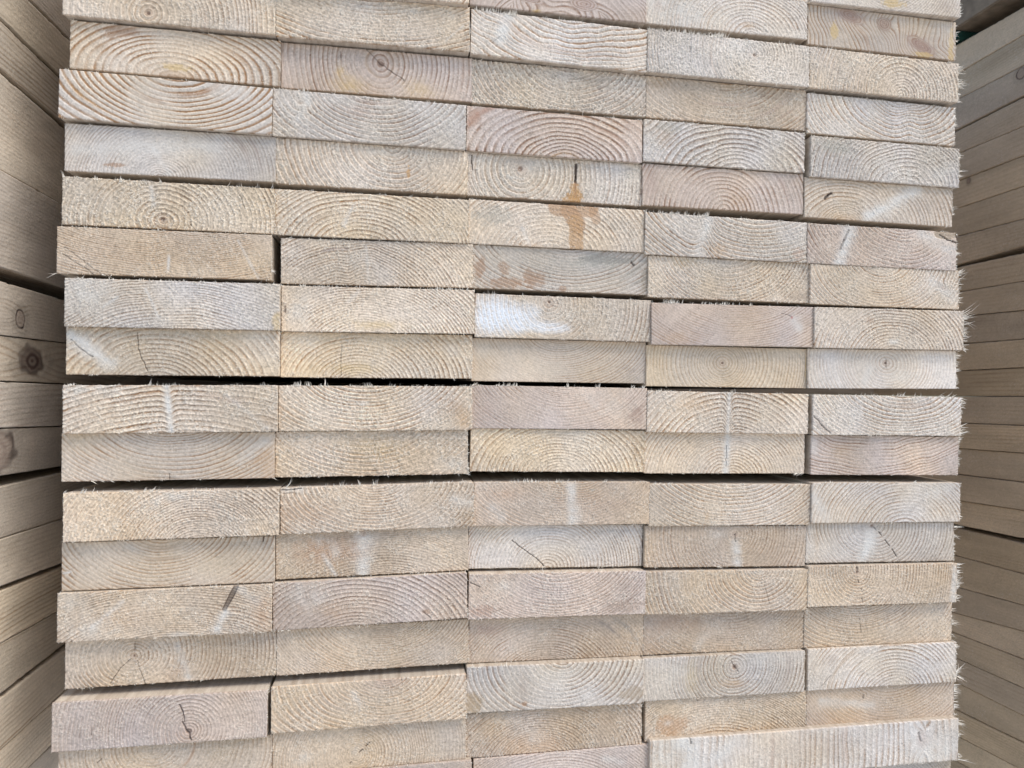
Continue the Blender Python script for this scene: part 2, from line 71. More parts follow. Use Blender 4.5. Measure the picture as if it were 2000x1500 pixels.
(7, 3, -0.00483, 0.05434, -0.00083, -0.00376, 0.195, 0.04556, (-0.0171, 0.0163), 0.00568, 0.37200000000000005, 0.6, 'c', 0.3, 'bullseye plank washed bright white on its left half', [('white2', -0.0755, -0.0006, 0.04439, 0.02552, 1.0), ('white2', -0.0184, -0.0109, 0.02497, 0.00777, 0.7), ('white', -0.0073, 0.0033, 0.02219, 0.01221, 0.35), ('pith', -0.0171, 0.0168, 0.00222)], [(-0.0814, 0.0226, 0, 1, 0.00555, 8, 0.00777), (-0.047, 0.0223, 0.1, 1, 0.00499, 4, 0.00166)]),
(7, 4, 0.19078, 0.05173, -0.00384, 0.00713, 0.195, 0.04581, (0.0038, 0.0669), 0.00247, 0.37200000000000005, 0.15, 'p', 0.25, 'smooth fine ringed plank with tiny reddish knot', [('stain', 0.0714, 0.0106, 0.00173, 0.00173, (0.4, 0.12, 0.1), 0.8), ('streak', 0.0746, 0.006, 0.0797, -0.001, 0.00577, 0.6), ('crack', [(0.0586, 0.015), (0.0701, 0.0117)], 0.00092, 0.4), ('stain', -0.0693, -0.0154, 0.02886, 0.00808, (0.52, 0.3, 0.13), 0.22)], [(0.0959, -0.0213, 0.8, -0.6, 0.00808, 4, 0.00173), (-0.0754, 0.0243, 0.3, 1, 0.0052, 40, 0.01039), (-0.0208, 0.0246, 0.2, 1, 0.00404, 40, 0.03464), (0.0201, 0.0245, 0.2, 1, 0.0052, 8, 0.00289)]),
(7, 5, 0.38643, 0.05265, -0.00633, 0.00704, 0.195, 0.04636, (0.0019, -0.0374), 0.00363, 0.465, 0.65, 'c', 0.3, 'protruding plank with ragged splintered right edge', [('stain', -0.0262, 0.0101, 0.0048, 0.003, (0.36, 0.2, 0.11), 0.4), ('white', 0.0039, -0.0151, 0.0084, 0.006, 0.7)], [(0.0994, 0.0208, 1, 0.5, 0.02041, 10, 0.0036), (0.0994, 0.0147, 1, 0.2, 0.0144, 22, 0.0036), (0.0994, 0.0098, 1, 0, 0.0132, 10, 0.0036), (0.0994, -0.0055, 1, 0, 0.0072, 80, 0.0108), (0.0987, -0.0221, 1, -0.5, 0.0072, 12, 0.0018)]),
(8, 1, -0.39757, 0.00902, -0.00485, 0.00634, 0.195, 0.04532, (-0.0171, -0.0414), 0.0042, 0.41850000000000004, 0.5, 'y', 0.35, 'yellowish plank with slanted white knot streak on its left', [('streak', -0.0929, 0.0146, -0.0588, -0.013, 0.00703, 0.9), ('crack', [(-0.0938, 0.0106), (-0.0838, 0.0005), (-0.0738, -0.0053)], 0.0011, 0.45), ('crack', [(-0.0348, 0.0182), (-0.0337, 0.0033), (-0.0304, -0.0067), (-0.0242, -0.0195)], 0.00055, 0.75), ('white', -0.0497, -0.0069, 0.01004, 0.00703, 0.3)], []),
(8, 2, -0.2021, 0.00988, 0.0027, 0.00737, 0.195, 0.04589, (-0.0203, -0.0349), 0.00421, 0.5115000000000001, 0.55, 'y', 0.3, 'yellowish arched plank with a short vertical grey crack', [('crack', [(-0.0371, 0.0114), (-0.0386, -0.0034), (-0.0379, -0.0208)], 0.0008, 0.45), ('stain', -0.0256, -0.0148, 0.03193, 0.00639, (0.62, 0.42, 0.15), 0.3), ('white', 0.0746, 0.0062, 0.01277, 0.00852, 0.4)], []),
(8, 3, -0.00681, 0.008, 0.00707, -0.00051, 0.195, 0.04581, (-0.0004, 0.0367), 0.00313, 0.35340000000000005, 0.15, 'c', 0.25, 'smooth cream plank with very fine hanging arcs', [('arc', 0.0702, -0.0069, 0.00112, 0.0168, (0.38, 0.3, 0.25), 0.4), ('arc', 0.0822, -0.0095, 0.00112, 0.0168, (0.38, 0.3, 0.25), 0.4), ('white', -0.0875, 0.0095, 0.0168, 0.0084, 0.2)], []),
(8, 4, 0.18843, 0.00495, 0.00509, -0.0011, 0.195, 0.04562, (-0.0067, 0.0045), 0.0038, 0.279, 0.2, 'y', 0.25, 'smooth cream plank with a faint bullseye', [('pith', -0.0067, 0.0045, 0.00198), ('arc', 0.0178, 0.005, 0.00175, 0.02333, (0.42, 0.29, 0.18), 0.3), ('stain', 0.0973, 0.003, 0.00117, 0.02042, (0.62, 0.42, 0.15), 0.5)], []),
(8, 5, 0.38398, 0.00594, 0.00157, 0.00956, 0.195, 0.04586, (0.0036, 0.0066), 0.00394, 0.279, 0.25, 'w', 0.25, 'smooth plank with tiny reddish pith and white haze', [('pith', 0.0029, 0.0072, 0.00157), ('crack', [(0.003, 0.0127), (0.0036, 0.0018)], 0.00073, 0.6), ('streak', -0.0173, 0.0004, -0.0241, -0.0147, 0.00545, 0.4), ('white', 0.0233, -0.0084, 0.01816, 0.00726, 0.35)], [(0.0991, 0.0186, 1, 0.1, 0.00969, 20, 0.00363), (0.099, 0.0013, 1, 0, 0.00545, 50, 0.01816), (0.099, -0.0142, 1, 0, 0.00424, 30, 0.00726)]),
(9, 1, -0.39805, -0.04666, -0.00825, 0.01261, 0.195, 0.0458, (0.0063, -0.1005), 0.00441, 0.651, 0.7, 'c', 0.4, 'strongly ringed plank split by a white vertical streak', [('streak', -0.0058, 0.0233, -0.0014, -0.0216, 0.00299, 0.95), ('arc', -0.0403, 0.0085, 0.0015, 0.01497, (0.36, 0.2, 0.11), 0.6), ('arc', -0.022, 0.0154, 0.0015, 0.01497, (0.36, 0.2, 0.11), 0.5), ('white', -0.081, 0.0184, 0.02993, 0.00499, 0.6), ('stain', 0.0871, -0.0113, 0.00998, 0.00798, (0.42, 0.29, 0.18), 0.4), ('streak', 0.0485, 0.0142, 0.0872, -0.0189, 0.00249, 0.4), ('arc', 0.0437, 0.0117, 0.00399, 0.02993, (0.5, 0.36, 0.28), 0.4)], [(-0.0211, 0.0233, 0.5, 1, 0.00798, 3, 0.0015), (-0.0035, 0.0233, 0.3, 1, 0.00449, 8, 0.00399), (-0.09, 0.0228, 0.2, 1, 0.00299, 14, 0.00798)]),
(9, 2, -0.2024, -0.04468, -0.0026, 0.00853, 0.195, 0.04549, (-0.0118, 0.0566), 0.00442, 0.558, 0.75, 'c', 0.35, 'cream plank with coarse hanging arcs below the black gap', [('arc', -0.0167, 0.0092, 0.00106, 0.00845, (0.36, 0.2, 0.11), 0.7), ('white', -0.0162, 0.005, 0.00845, 0.00211, 0.6), ('stain', 0.0753, 0.0012, 0.01584, 0.01056, (0.45, 0.3, 0.2), 0.25), ('stain', 0.0888, -0.0123, 0.00739, 0.01267, (0.52, 0.3, 0.13), 0.3)], [(-0.075, 0.0236, -0.1, 1, 0.00528, 16, 0.01267), (-0.0524, 0.0232, 0, 1, 0.00845, 3, 0.00158), (-0.0116, 0.0229, 0, 1, 0.00475, 10, 0.00633), (0.0432, 0.0226, 0.3, 1, 0.00369, 14, 0.02111)]),
(9, 3, -0.0068, -0.04289, 0.00287, -0.00446, 0.195, 0.04555, (0.0044, 0.0595), 0.00321, 0.41850000000000004, 0.3, 'p', 0.3, 'smooth pinkish plank with tight hanging arcs', [('stain', 0.0872, -0.0094, 0.00891, 0.01113, (0.38, 0.26, 0.2), 0.5), ('arc', 0.0871, -0.0009, 0.00167, 0.0167, (0.33, 0.22, 0.17), 0.6), ('white', 0.0487, 0.0043, 0.02783, 0.01392, 0.3), ('stain', -0.0817, -0.0029, 0.01225, 0.01336, (0.5, 0.36, 0.28), 0.3)], [(-0.0931, 0.0231, 1, 0.4, 0.00891, 30, 0.00891), (-0.06, 0.0226, 0.4, 1, 0.00445, 30, 0.01336), (0.0078, 0.0227, -0.2, 1, 0.00612, 4, 0.00167), (0.0414, 0.0227, -0.1, 1, 0.00557, 6, 0.00334), (0.0897, 0.023, 0.2, 1, 0.00445, 16, 0.01113)]),
(9, 4, 0.18886, -0.04694, 0.00191, -0.00975, 0.195, 0.04562, (0.0016, -0.0544), 0.00459, 0.5766, 0.65, 'c', 0.35, 'arched plank divided by a pale central ray', [('streak', 0.0001, 0.0239, -0.0015, -0.0226, 0.00232, 0.7), ('kink', -0.0007, 0.0006, 0.00464, 0.03484, 1.2), ('stain', -0.0459, 0.0085, 0.02322, 0.00813, (0.52, 0.3, 0.13), 0.25)], [(-0.0825, 0.0233, 0, 1, 0.00348, 10, 0.00929), (0.0032, 0.0228, 0, 1, 0.00464, 4, 0.00464)]),
(9, 5, 0.38933, -0.04908, -0.00018, -0.00664, 0.195, 0.04605, (0.0196, 0.053), 0.00478, 0.558, 0.7, 'w', 0.4, 'whitish coarse plank with diagonal crack at its lower left', [('crack', [(-0.0962, -0.0012), (-0.0862, -0.0118), (-0.075, -0.0212)], 0.00109, 0.7), ('arc', -0.0895, -0.0118, 0.00181, 0.01813, (0.38, 0.3, 0.25), 0.5), ('arc', -0.0797, -0.0147, 0.00181, 0.01813, (0.38, 0.3, 0.25), 0.5), ('stain', 0.0236, 0.0136, 0.03022, 0.00483, (0.5, 0.36, 0.28), 0.3)], [(-0.0373, 0.0235, 0.8, 1, 0.00544, 10, 0.01813), (0.0166, 0.0232, 0.3, 1, 0.00665, 14, 0.00846), (0.0788, 0.0237, 1, 0.9, 0.01088, 8, 0.01209), (0.0999, 0.0178, 1, -0.2, 0.00725, 40, 0.00604), (0.1004, -0.0161, 1, 0.3, 0.01027, 34, 0.00846)]),
(10, 1, -0.40139, -0.09342, -0.00126, 0.00871, 0.195, 0.04598, (0.0029, 0.0509), 0.00374, 0.465, 0.3, 'c', 0.3, 'smooth plank with hanging arcs and orange lower right corner', [('stain', 0.0939, -0.0083, 0.01309, 0.02215, (0.52, 0.3, 0.13), 0.3), ('arc', 0.0801, -0.0056, 0.00302, 0.02013, (0.5, 0.33, 0.2), 0.5), ('crack', [(-0.0009, -0.017), (-0.0008, -0.0225)], 0.0005, 0.7), ('streak', 0.063, -0.0053, 0.0898, 0.0149, 0.00604, 0.35)], [(-0.0615, -0.0234, 0.7, -0.4, 0.00604, 4, 0.0151), (0.0949, -0.0222, 0.8, -0.5, 0.00503, 4, 0.00252)]),
(10, 2, -0.2058, -0.0914, 0.0025, 0.01038, 0.195, 0.04598, (-0.0079, 0.0584), 0.00395, 0.37200000000000005, 0.8, 't', 0.35, 'tan plank with coarse torn fibres at its right end', [('white', 0.0797, -0.0119, 0.01911, 0.00849, 0.4), ('white', 0.0001, -0.0068, 0.00319, 0.00159, 0.8), ('stain', -0.0051, 0.0081, 0.03185, 0.01274, (0.62, 0.42, 0.15), 0.15)], [(0.0971, -0.0176, 0.6, -0.3, 0.00319, 80, 0.00743)]),
(10, 3, -0.00713, -0.08959, 0.00656, -0.01254, 0.195, 0.04569, (0.0003, -0.028), 0.00416, 0.3906, 0.65, 'y', 0.3, 'yellowish plank with small arches rising from its lower edge', [('white', 0.0212, 0.017, 0.00671, 0.00559, 0.4), ('stain', 0.0862, 0.0008, 0.00894, 0.01677, (0.42, 0.29, 0.18), 0.25)], []),
(10, 4, 0.1887, -0.0932, 0.00818, -0.00903, 0.195, 0.04597, (0.0049, -0.0293), 0.00408, 0.465, 0.5, 'c', 0.3, 'plank with a white streak ending in a dark slit', [('streak', 0.0015, 0.0204, -0.0002, -0.0217, 0.00409, 0.95), ('crack', [(0.0005, 0.0087), (0.0003, -0.0147)], 0.0007, 0.6), ('stain', 0.0812, -0.0085, 0.01755, 0.0234, (0.42, 0.29, 0.18), 0.12)], [(0.0912, -0.0228, -0.8, -0.4, 0.00702, 8, 0.00468)]),
(10, 5, 0.39071, -0.09646, 0.00478, -0.01231, 0.195, 0.04598, (-0.0248, 0.1995), 0.00396, 0.558, 0.3, 'p', 1.0, 'smooth pinkish plank with nearly level wavy rings', [('stain', -0.061, 0.0053, 0.01094, 0.00729, (0.42, 0.29, 0.18), 0.3), ('streak', -0.0956, 0.0198, -0.094, 0.0049, 0.00486, 0.4)], [(0.0977, 0.0204, 1, 0.3, 0.00608, 20, 0.00304), (0.0981, 0.0006, 1, 0, 0.00365, 60, 0.02067)]),
(11, 1, -0.39512, -0.14928, -0.0101, 0.01097, 0.195, 0.0458, (0.0218, -0.0429), 0.00268, 0.465, 0.75, 't', 0.3, 'fuzzy tan plank with fine arches beneath open gap', [('white', -0.0019, 0.0176, 0.01491, 0.00398, 0.6), ('arc', 0.0192, -0.0004, 0.00249, 0.03977, (0.42, 0.29, 0.18), 0.3), ('white', -0.018, 0.0106, 0.01193, 0.00795, 0.3)], [(-0.078, 0.0234, 0.6, 1, 0.00597, 8, 0.01491), (-0.0264, 0.0231, 0.4, 1, 0.00547, 5, 0.00149), (-0.0181, 0.0239, 0.8, 0.6, 0.00696, 20, 0.00398), (0.0285, 0.0233, 0.3, 1, 0.00398, 10, 0.01989)]),
(11, 2, -0.19914, -0.14692, -0.00275, 0.02029, 0.195, 0.04614, (-0.0028, 0.0324), 0.00343, 0.5115000000000001, 0.65, 't', 0.3, 'tan plank with dark bark sliver at upper left', [('streak', -0.0974, 0.0208, -0.0775, 0.0217, 0.00264, 0.5), ('crack', [(-0.0964, 0.0213), (-0.084, 0.0214), (-0.0775, 0.0222)], 0.00105, 0.65), ('crack', [(-0.0954, 0.0171), (-0.0855, 0.0183)], 0.00074, 0.4), ('streak', 0.0787, 0.0058, 0.0922, -0.0, 0.0058, 0.55), ('stain', -0.0717, -0.0018, 0.02637, 0.01319, (0.48, 0.3, 0.18), 0.28), ('stain', 0.0921, -0.0108, 0.00633, 0.01266, (0.42, 0.29, 0.18), 0.3)], [(-0.0914, 0.0247, 0.9, 1, 0.01266, 3, 0.00211), (-0.0388, 0.023, -0.1, 1, 0.00633, 6, 0.00422), (-0.0183, 0.0239, 0, 1, 0.00633, 4, 0.00211), (-0.0054, 0.0241, 0.1, 1, 0.00791, 6, 0.00316), (0.0575, 0.0237, 0.4, 1, 0.00422, 20, 0.0211)]),
(11, 3, -0.00322, -0.14669, 0.00144, -0.00942, 0.195, 0.04611, (0.0043, 0.0575), 0.0031, 0.3255, 0.5, 'b', 0.3, 'brownish plank with a soft white vertical streak at centre', [('streak', 0.0091, 0.0186, 0.0099, -0.0225, 0.00611, 0.9), ('stain', 0.0322, 0.0147, 0.00444, 0.00222, (0.4, 0.37, 0.31), 0.7), ('stain', -0.0651, 0.0106, 0.01999, 0.00777, (0.5, 0.3, 0.18), 0.35), ('streak', -0.0786, -0.0029, -0.0674, -0.0139, 0.00555, 0.35), ('stain', 0.0343, -0.001, 0.03332, 0.01388, (0.5, 0.36, 0.28), 0.25)], [(-0.0403, 0.0237, 0, 1, 0.00555, 24, 0.01666), (-0.0065, 0.0237, 0.1, 1, 0.005, 20, 0.01111), (0.0454, 0.0236, 0.5, 1, 0.00444, 6, 0.00555)]),
(11, 4, 0.19255, -0.15134, 0.00177, -0.01318, 0.195, 0.04619, (-0.0009, 0.079), 0.00432, 0.465, 0.55, 'c', 0.5, 'plank with broad shallow hanging arcs', [('stain', -0.0297, -0.0136, 0.0029, 0.0058, (0.52, 0.3, 0.13), 0.35), ('stain', -0.0848, 0.0038, 0.01393, 0.01044, (0.42, 0.29, 0.18), 0.15)], [(-0.0853, 0.0231, 0.5, 0.8, 0.00406, 12, 0.0116), (0.0128, 0.0239, 0.5, 0.8, 0.00464, 6, 0.00464)]),
(11, 5, 0.38844, -0.15143, -0.00075, -0.01106, 0.195, 0.04635, (0.0222, -0.0353), 0.00365, 0.41850000000000004, 0.35, 'w', 0.3, 'whitish smooth plank with fine arches', [('white', 0.066, 0.013, 0.02412, 0.00965, 0.4), ('streak', -0.0949, 0.0074, -0.0782, -0.0193, 0.00603, 0.4)], [(0.0341, 0.0239, 0.8, 1, 0.00543, 4, 0.00181), (-0.0757, 0.0233, 0.3, 1, 0.00362, 8, 0.00724), (0.0987, -0.0178, 1, -0.1, 0.00543, 10, 0.00603)]),
(12, 1, -0.39964, -0.19815, -0.00089, 0.01064, 0.195, 0.04598, (-0.0075, 0.0402), 0.00374, 0.465, 0.25, 'c', 0.3, 'smooth plank with deep hanging arcs and dark curved bands', [('arc', -0.0064, 0.015, 0.00352, 0.02012, (0.42, 0.3, 0.2), 0.6), ('arc', -0.0064, 0.004, 0.00252, 0.03019, (0.42, 0.3, 0.2), 0.5), ('arc', -0.0413, 0.0213, 0.00503, 0.02012, (0.62, 0.56, 0.48), 0.5), ('crack', [(0.0866, 0.0218), (0.0866, 0.0182)], 0.00101, 0.8), ('streak', -0.0961, -0.0061, -0.0898, -0.0049, 0.00101, 0.8)], []),
(12, 2, -0.20381, -0.1942, 0.00339, 0.01611, 0.195, 0.04598, (0.0045, -0.091), 0.00247, 0.279, 0.6, 't', 0.4, 'reddish fuzzy plank with a broad white vertical streak', [('streak', -0.0108, 0.0209, -0.012, -0.024, 0.00797, 0.9), ('stain', -0.0108, 0.0199, 0.00319, 0.00266, (0.36, 0.2, 0.11), 0.4), ('stain', -0.0468, 0.004, 0.03186, 0.01699, (0.45, 0.24, 0.14), 0.4), ('streak', -0.0509, -0.0011, -0.0392, -0.021, 0.00212, 0.6), ('white', -0.0509, 0.0146, 0.00743, 0.00478, 0.6), ('white', -0.0392, 0.0037, 0.00531, 0.0085, 0.5)], []),
(12, 3, -0.00782, -0.19452, 0.00964, -0.01692, 0.195, 0.04598, (-0.0108, -0.024), 0.00391, 0.41850000000000004, 0.45, 'w', 0.3, 'pale arched plank with fine diagonal crack', [('crack', [(-0.0502, 0.007), (-0.0358, -0.0042), (-0.0225, -0.0127), (-0.0142, -0.0217)], 0.00078, 0.8)], [(-0.0142, -0.0217, -0.2, -0.7, 0.00504, 4, 0.00168)]),
(12, 4, 0.18876, -0.19875, 0.00477, -0.02305, 0.195, 0.04594, (0.0101, 0.0128), 0.00379, 0.37200000000000005, 0.45, 'b', 0.3, 'brownish plank with tiny pith above a white wedge', [('streak', 0.011, 0.0041, 0.0137, -0.0215, 0.00523, 0.75), ('pith', 0.0094, 0.0134, 0.00145), ('crack', [(0.0094, 0.0134), (0.0109, 0.0052)], 0.0007, 0.6), ('white', -0.0124, 0.0128, 0.01047, 0.00582, 0.3)], [(-0.0112, -0.0225, 0.8, -0.5, 0.00582, 6, 0.00349)]),
(12, 5, 0.38502, -0.19915, 0.00462, -0.0162, 0.195, 0.04598, (-0.0122, 0.0201), 0.00383, 0.3906, 0.35, 'g', 0.3, 'greyish plank with white wedge and dotted diagonal crack', [('pith', -0.0122, 0.0195, 0.00243), ('crackd', [(-0.0108, 0.0189), (0.0002, 0.0086), (0.0128, -0.0067), (0.0255, -0.0226)], 0.00103, 0.85), ('streak', -0.0126, 0.0087, -0.024, -0.0213, 0.00788, 0.85), ('stain', -0.0841, 0.0003, 0.00364, 0.01819, (0.52, 0.3, 0.13), 0.15)], [(0.0976, 0.0171, 1, 0.2, 0.01213, 12, 0.00243), (0.0978, 0.0078, 1, -0.5, 0.00849, 12, 0.00303), (0.0974, -0.0076, 1, 0, 0.00243, 40, 0.01576)]),
(13, 1, -0.40087, -0.24574, -0.00517, 0.00746, 0.195, 0.04638, (0.0025, -0.101), 0.00279, 0.465, 0.6, 't', 0.3, 'tan plank with dark slender knot near right end', [('knotl', 0.0636, 0.0227, 0.0527, 0.001, 0.0035), ('streak', 0.0537, -0.0016, 0.0461, -0.0188, 0.00449, 0.8), ('stain', 0.0899, -0.0059, 0.00899, 0.02247, (0.45, 0.26, 0.15), 0.35), ('streak', 0.0669, 0.0206, 0.0825, 0.0072, 0.00499, 0.4), ('white', -0.0625, -0.0105, 0.02497, 0.00999, 0.5), ('white', -0.0852, 0.0127, 0.01248, 0.00999, 0.35), ('white', 0.0112, -0.0219, 0.01498, 0.003, 0.5), ('streak', -0.04, 0.013, -0.067, -0.0102, 0.0025, 0.5), ('stain', -0.0422, -0.0042, 0.02497, 0.00899, (0.52, 0.3, 0.13), 0.2)], [(0.0429, 0.0267, 0.5, 0.9, 0.004, 10, 0.004), (0.0534, 0.0257, -0.5, -0.2, 0.003, 6, 0.0025)]),
(13, 2, -0.20495, -0.24283, -0.00285, 0.02261, 0.195, 0.04706, (-0.0195, -0.0592), 0.00391, 0.465, 0.55, 'p', 0.35, 'pinkish plank with dark arcs sweeping to its right corner', [('arc', 0.0697, -0.0021, 0.0021, 0.02629, (0.38, 0.3, 0.25), 0.6), ('arc', 0.083, -0.0003, 0.00158, 0.02629, (0.38, 0.3, 0.25), 0.6), ('stain', 0.0563, -0.0146, 0.00473, 0.00368, (0.36, 0.2, 0.11), 0.5), ('crack', [(0.051, -0.0142), (0.0599, -0.0207)], 0.00063, 0.6), ('white', -0.0644, 0.0088, 0.01893, 0.01578, 0.4), ('stain', -0.0444, -0.0054, 0.02629, 0.00841, (0.52, 0.3, 0.13), 0.2)], [(-0.0213, 0.0255, 0.3, 1, 0.00421, 6, 0.0021), (0.0646, 0.0259, 0.3, 1, 0.00421, 14, 0.01262)]),
(13, 3, -0.00786, -0.24395, -0.00205, -0.01267, 0.195, 0.04661, (-0.0024, 0.0559), 0.00359, 0.41850000000000004, 0.55, 'p', 0.3, 'plank with hanging arcs and brownish bottom corners', [('crack', [(-0.0955, 0.0151), (-0.0861, 0.01)], 0.0011, 0.7), ('white', -0.0598, 0.0089, 0.01103, 0.00662, 0.5), ('stain', -0.0866, -0.0158, 0.01654, 0.00772, (0.4, 0.25, 0.18), 0.5), ('stain', 0.0771, -0.0151, 0.02206, 0.00772, (0.38, 0.27, 0.2), 0.5), ('arc', 0.077, -0.0095, 0.00165, 0.02206, (0.33, 0.24, 0.19), 0.5)], [(-0.0269, 0.025, 0.5, 1, 0.00441, 16, 0.03308), (-0.0185, 0.0254, -0.3, 1, 0.00882, 4, 0.00331), (0.0384, 0.0248, 0.6, 1, 0.00496, 8, 0.00551)]),
(13, 4, 0.18814, -0.24832, -0.00042, -0.01505, 0.195, 0.04653, (0.037, 0.0254), 0.00403, 0.41850000000000004, 0.6, 't', 0.3, 'plank with off centre hanging arcs', [('arc', -0.0803, 0.0047, 0.00173, 0.02887, (0.38, 0.3, 0.25), 0.5), ('white', 0.0327, 0.0208, 0.01155, 0.00289, 0.5), ('crack', [(0.0436, 0.0107), (0.0512, -0.0156)], 0.00058, 0.4)], [(0.0955, -0.0226, 0.6, -0.8, 0.00924, 5, 0.00289)]),
(13, 5, 0.3841, -0.24758, -0.00109, -0.01239, 0.195, 0.04637, (-0.0359, 0.0187), 0.00403, 0.4464, 0.6, 't', 0.35, 'plank with hanging arcs and a dotted vertical crack', [('crackd', [(-0.0359, 0.0223), (-0.0337, 0.0127)], 0.0018, 0.85), ('crackd', [(-0.0336, 0.0056), (-0.0294, -0.0041), (-0.0278, -0.0208)], 0.00096, 0.8), ('pith', -0.0351, 0.0151, 0.0018), ('streak', 0.0943, 0.0174, 0.0936, -0.0205, 0.00361, 0.7), ('arc', 0.089, -0.0009, 0.0012, 0.01805, (0.36, 0.2, 0.11), 0.5), ('stain', 0.0502, 0.0, 0.0361, 0.01444, (0.42, 0.29, 0.18), 0.15)], [(0.0979, 0.0142, 1, 0, 0.00722, 40, 0.00722), (0.0981, -0.0011, 1, 0.3, 0.00782, 36, 0.00722), (0.0984, -0.0164, 1, -0.1, 0.00722, 16, 0.00481)]),
(14, 1, -0.39771, -0.29419, 0.00514, 0.01113, 0.195, 0.04598, (-0.0359, 0.0049), 0.0033, 0.465, 0.6, 't', 0.3, 'tan plank with a full ring bullseye and fine cracks', [('pith', -0.0359, 0.0049, 0.00177), ('crack', [(-0.0355, 0.0179), (-0.0355, 0.0079)], 0.00051, 0.6), ('crack', [(-0.0391, 0.0021), (-0.0484, -0.0062), (-0.0575, -0.0206)], 0.00051, 0.7), ('crack', [(-0.0335, 0.0003), (-0.0283, -0.0151), (-0.0255, -0.0239)], 0.00051, 0.6), ('streak', 0.004, 0.012, 0.0142, -0.0191, 0.00406, 0.55), ('stain', 0.0536, -0.0003, 0.04564, 0.02282, (0.42, 0.31, 0.21), 0.3), ('arc', 0.0415, -0.0047, 0.00254, 0.02536, (0.42, 0.29, 0.18), 0.3), ('arc', 0.0683, -0.0064, 0.00254, 0.02536, (0.42, 0.29, 0.18), 0.3), ('stain', 0.0032, -0.0123, 0.01014, 0.00811, (0.36, 0.2, 0.11), 0.3)], []),
(14, 2, -0.20186, -0.29265, 0.00532, 0.01115, 0.195, 0.04598, (0.0092, 0.049), 0.00272, 0.37200000000000005, 0.45, 't', 0.25, 'plain tan plank with fine tight hanging arcs', [], []),
(14, 3, -0.00595, -0.29437, 0.00869, -0.01198, 0.195, 0.04598, (-0.0128, -0.0545), 0.00338, 0.465, 0.5, 'b', 0.3, 'brownish plank with grey curved bands at its right end', [('arc', 0.0612, 0.0068, 0.00224, 0.02237, (0.26, 0.22, 0.19), 0.6), ('arc', 0.0789, 0.009, 0.0028, 0.02796, (0.3, 0.26, 0.22), 0.5), ('stain', -0.079, 0.0117, 0.01678, 0.00783, (0.42, 0.28, 0.22), 0.4)], []),
(14, 4, 0.18992, -0.29628, 0.00883, -0.01265, 0.195, 0.04598, (0.004, 0.0656), 0.00326, 0.3255, 0.5, 'b', 0.3, 'shaded brownish plank with an orange tint on its left', [('stain', -0.0598, 0.0123, 0.03505, 0.00935, (0.42, 0.26, 0.16), 0.4), ('stain', -0.0895, -0.0124, 0.01752, 0.01168, (0.5, 0.33, 0.2), 0.3), ('streak', -0.0225, -0.0034, -0.0346, -0.0157, 0.00467, 0.3)], []),
(14, 5, 0.38574, -0.29762, 0.00779, -0.00761, 0.195, 0.04598, (-0.0264, 0.0615), 0.00396, 0.3906, 0.55, 't', 0.3, 'tan plank with hanging arcs and a thin vertical crack', [('crackd', [(-0.027, 0.0163), (-0.0247, -0.0049), (-0.0218, -0.0183)], 0.00073, 0.7)], [(0.0985, 0.015, 1, -0.3, 0.00669, 10, 0.00304), (0.0987, -0.0005, 1, -0.1, 0.00973, 16, 0.00851), (0.0989, -0.016, 1, -0.3, 0.0079, 14, 0.00486)]),
(15, 1, -0.40364, -0.34963, -0.00595, 0.00058, 0.195, 0.04613, (0.0238, -0.0119), 0.00347, 0.3906, 0.45, 'p', 0.3, 'protruding plank with a cracked pith and purplish tint', [('pith', 0.0243, -0.012, 0.00299), ('crack', [(0.0154, 0.0145), (0.0188, 0.0063), (0.0204, -0.0027)], 0.0009, 0.9), ('crack', [(0.0185, -0.0026), (0.0233, -0.0119), (0.0272, -0.0202)], 0.00119, 0.95), ('stain', 0.0157, -0.0074, 0.03484, 0.01294, (0.45, 0.36, 0.32), 0.2), ('crack', [(-0.0627, -0.0027), (-0.0631, -0.01)], 0.0005, 0.6)], [(-0.008, 0.0265, 0.5, 0.6, 0.00199, 20, 0.04977), (0.0916, 0.0227, 0.6, 1, 0.00597, 6, 0.00398)]),
(15, 2, -0.20477, -0.34613, -0.00534, 0.01023, 0.195, 0.04593, (0.0156, 0.0295), 0.00389, 0.41850000000000004, 0.55, 't', 0.35, 'plank with deep hanging arcs and a pinkish top centre', [('stain', 0.0182, 0.0205, 0.02093, 0.00733, (0.5, 0.36, 0.28), 0.4), ('crack', [(0.0307, 0.0206), (0.0307, 0.0285)], 0.00052, 0.5), ('streak', -0.0176, 0.011, -0.0115, 0.0002, 0.00262, 0.45), ('arc', -0.0429, 0.0051, 0.00209, 0.0314, (0.38, 0.3, 0.25), 0.3)], [(0.0813, 0.0235, 0.3, 1, 0.00523, 6, 0.00837)]),
(15, 3, -0.00896, -0.34187, -0.00201, -0.0087, 0.195, 0.04732, (0.0052, 0.0299), 0.00435, 0.558, 0.45, 'g', 0.35, 'protruding grey plank with bold hanging arcs and dark corners', [('stain', -0.0354, -0.0167, 0.00385, 0.00275, (0.36, 0.2, 0.11), 0.8), ('stain', -0.0898, -0.0142, 0.01211, 0.01211, (0.36, 0.25, 0.14), 0.6), ('stain', 0.085, -0.0128, 0.01652, 0.00771, (0.38, 0.28, 0.18), 0.5), ('stain', -0.0379, -0.0008, 0.00661, 0.01431, (0.36, 0.28, 0.22), 0.4), ('white', -0.0046, 0.0111, 0.03303, 0.01321, 0.25)], [(-0.0906, 0.0261, 0.4, 1, 0.00496, 12, 0.00881), (-0.0578, 0.0257, 0.3, 1, 0.0044, 8, 0.00661), (0.0697, 0.0242, 0.8, 1, 0.00496, 6, 0.0044)]),
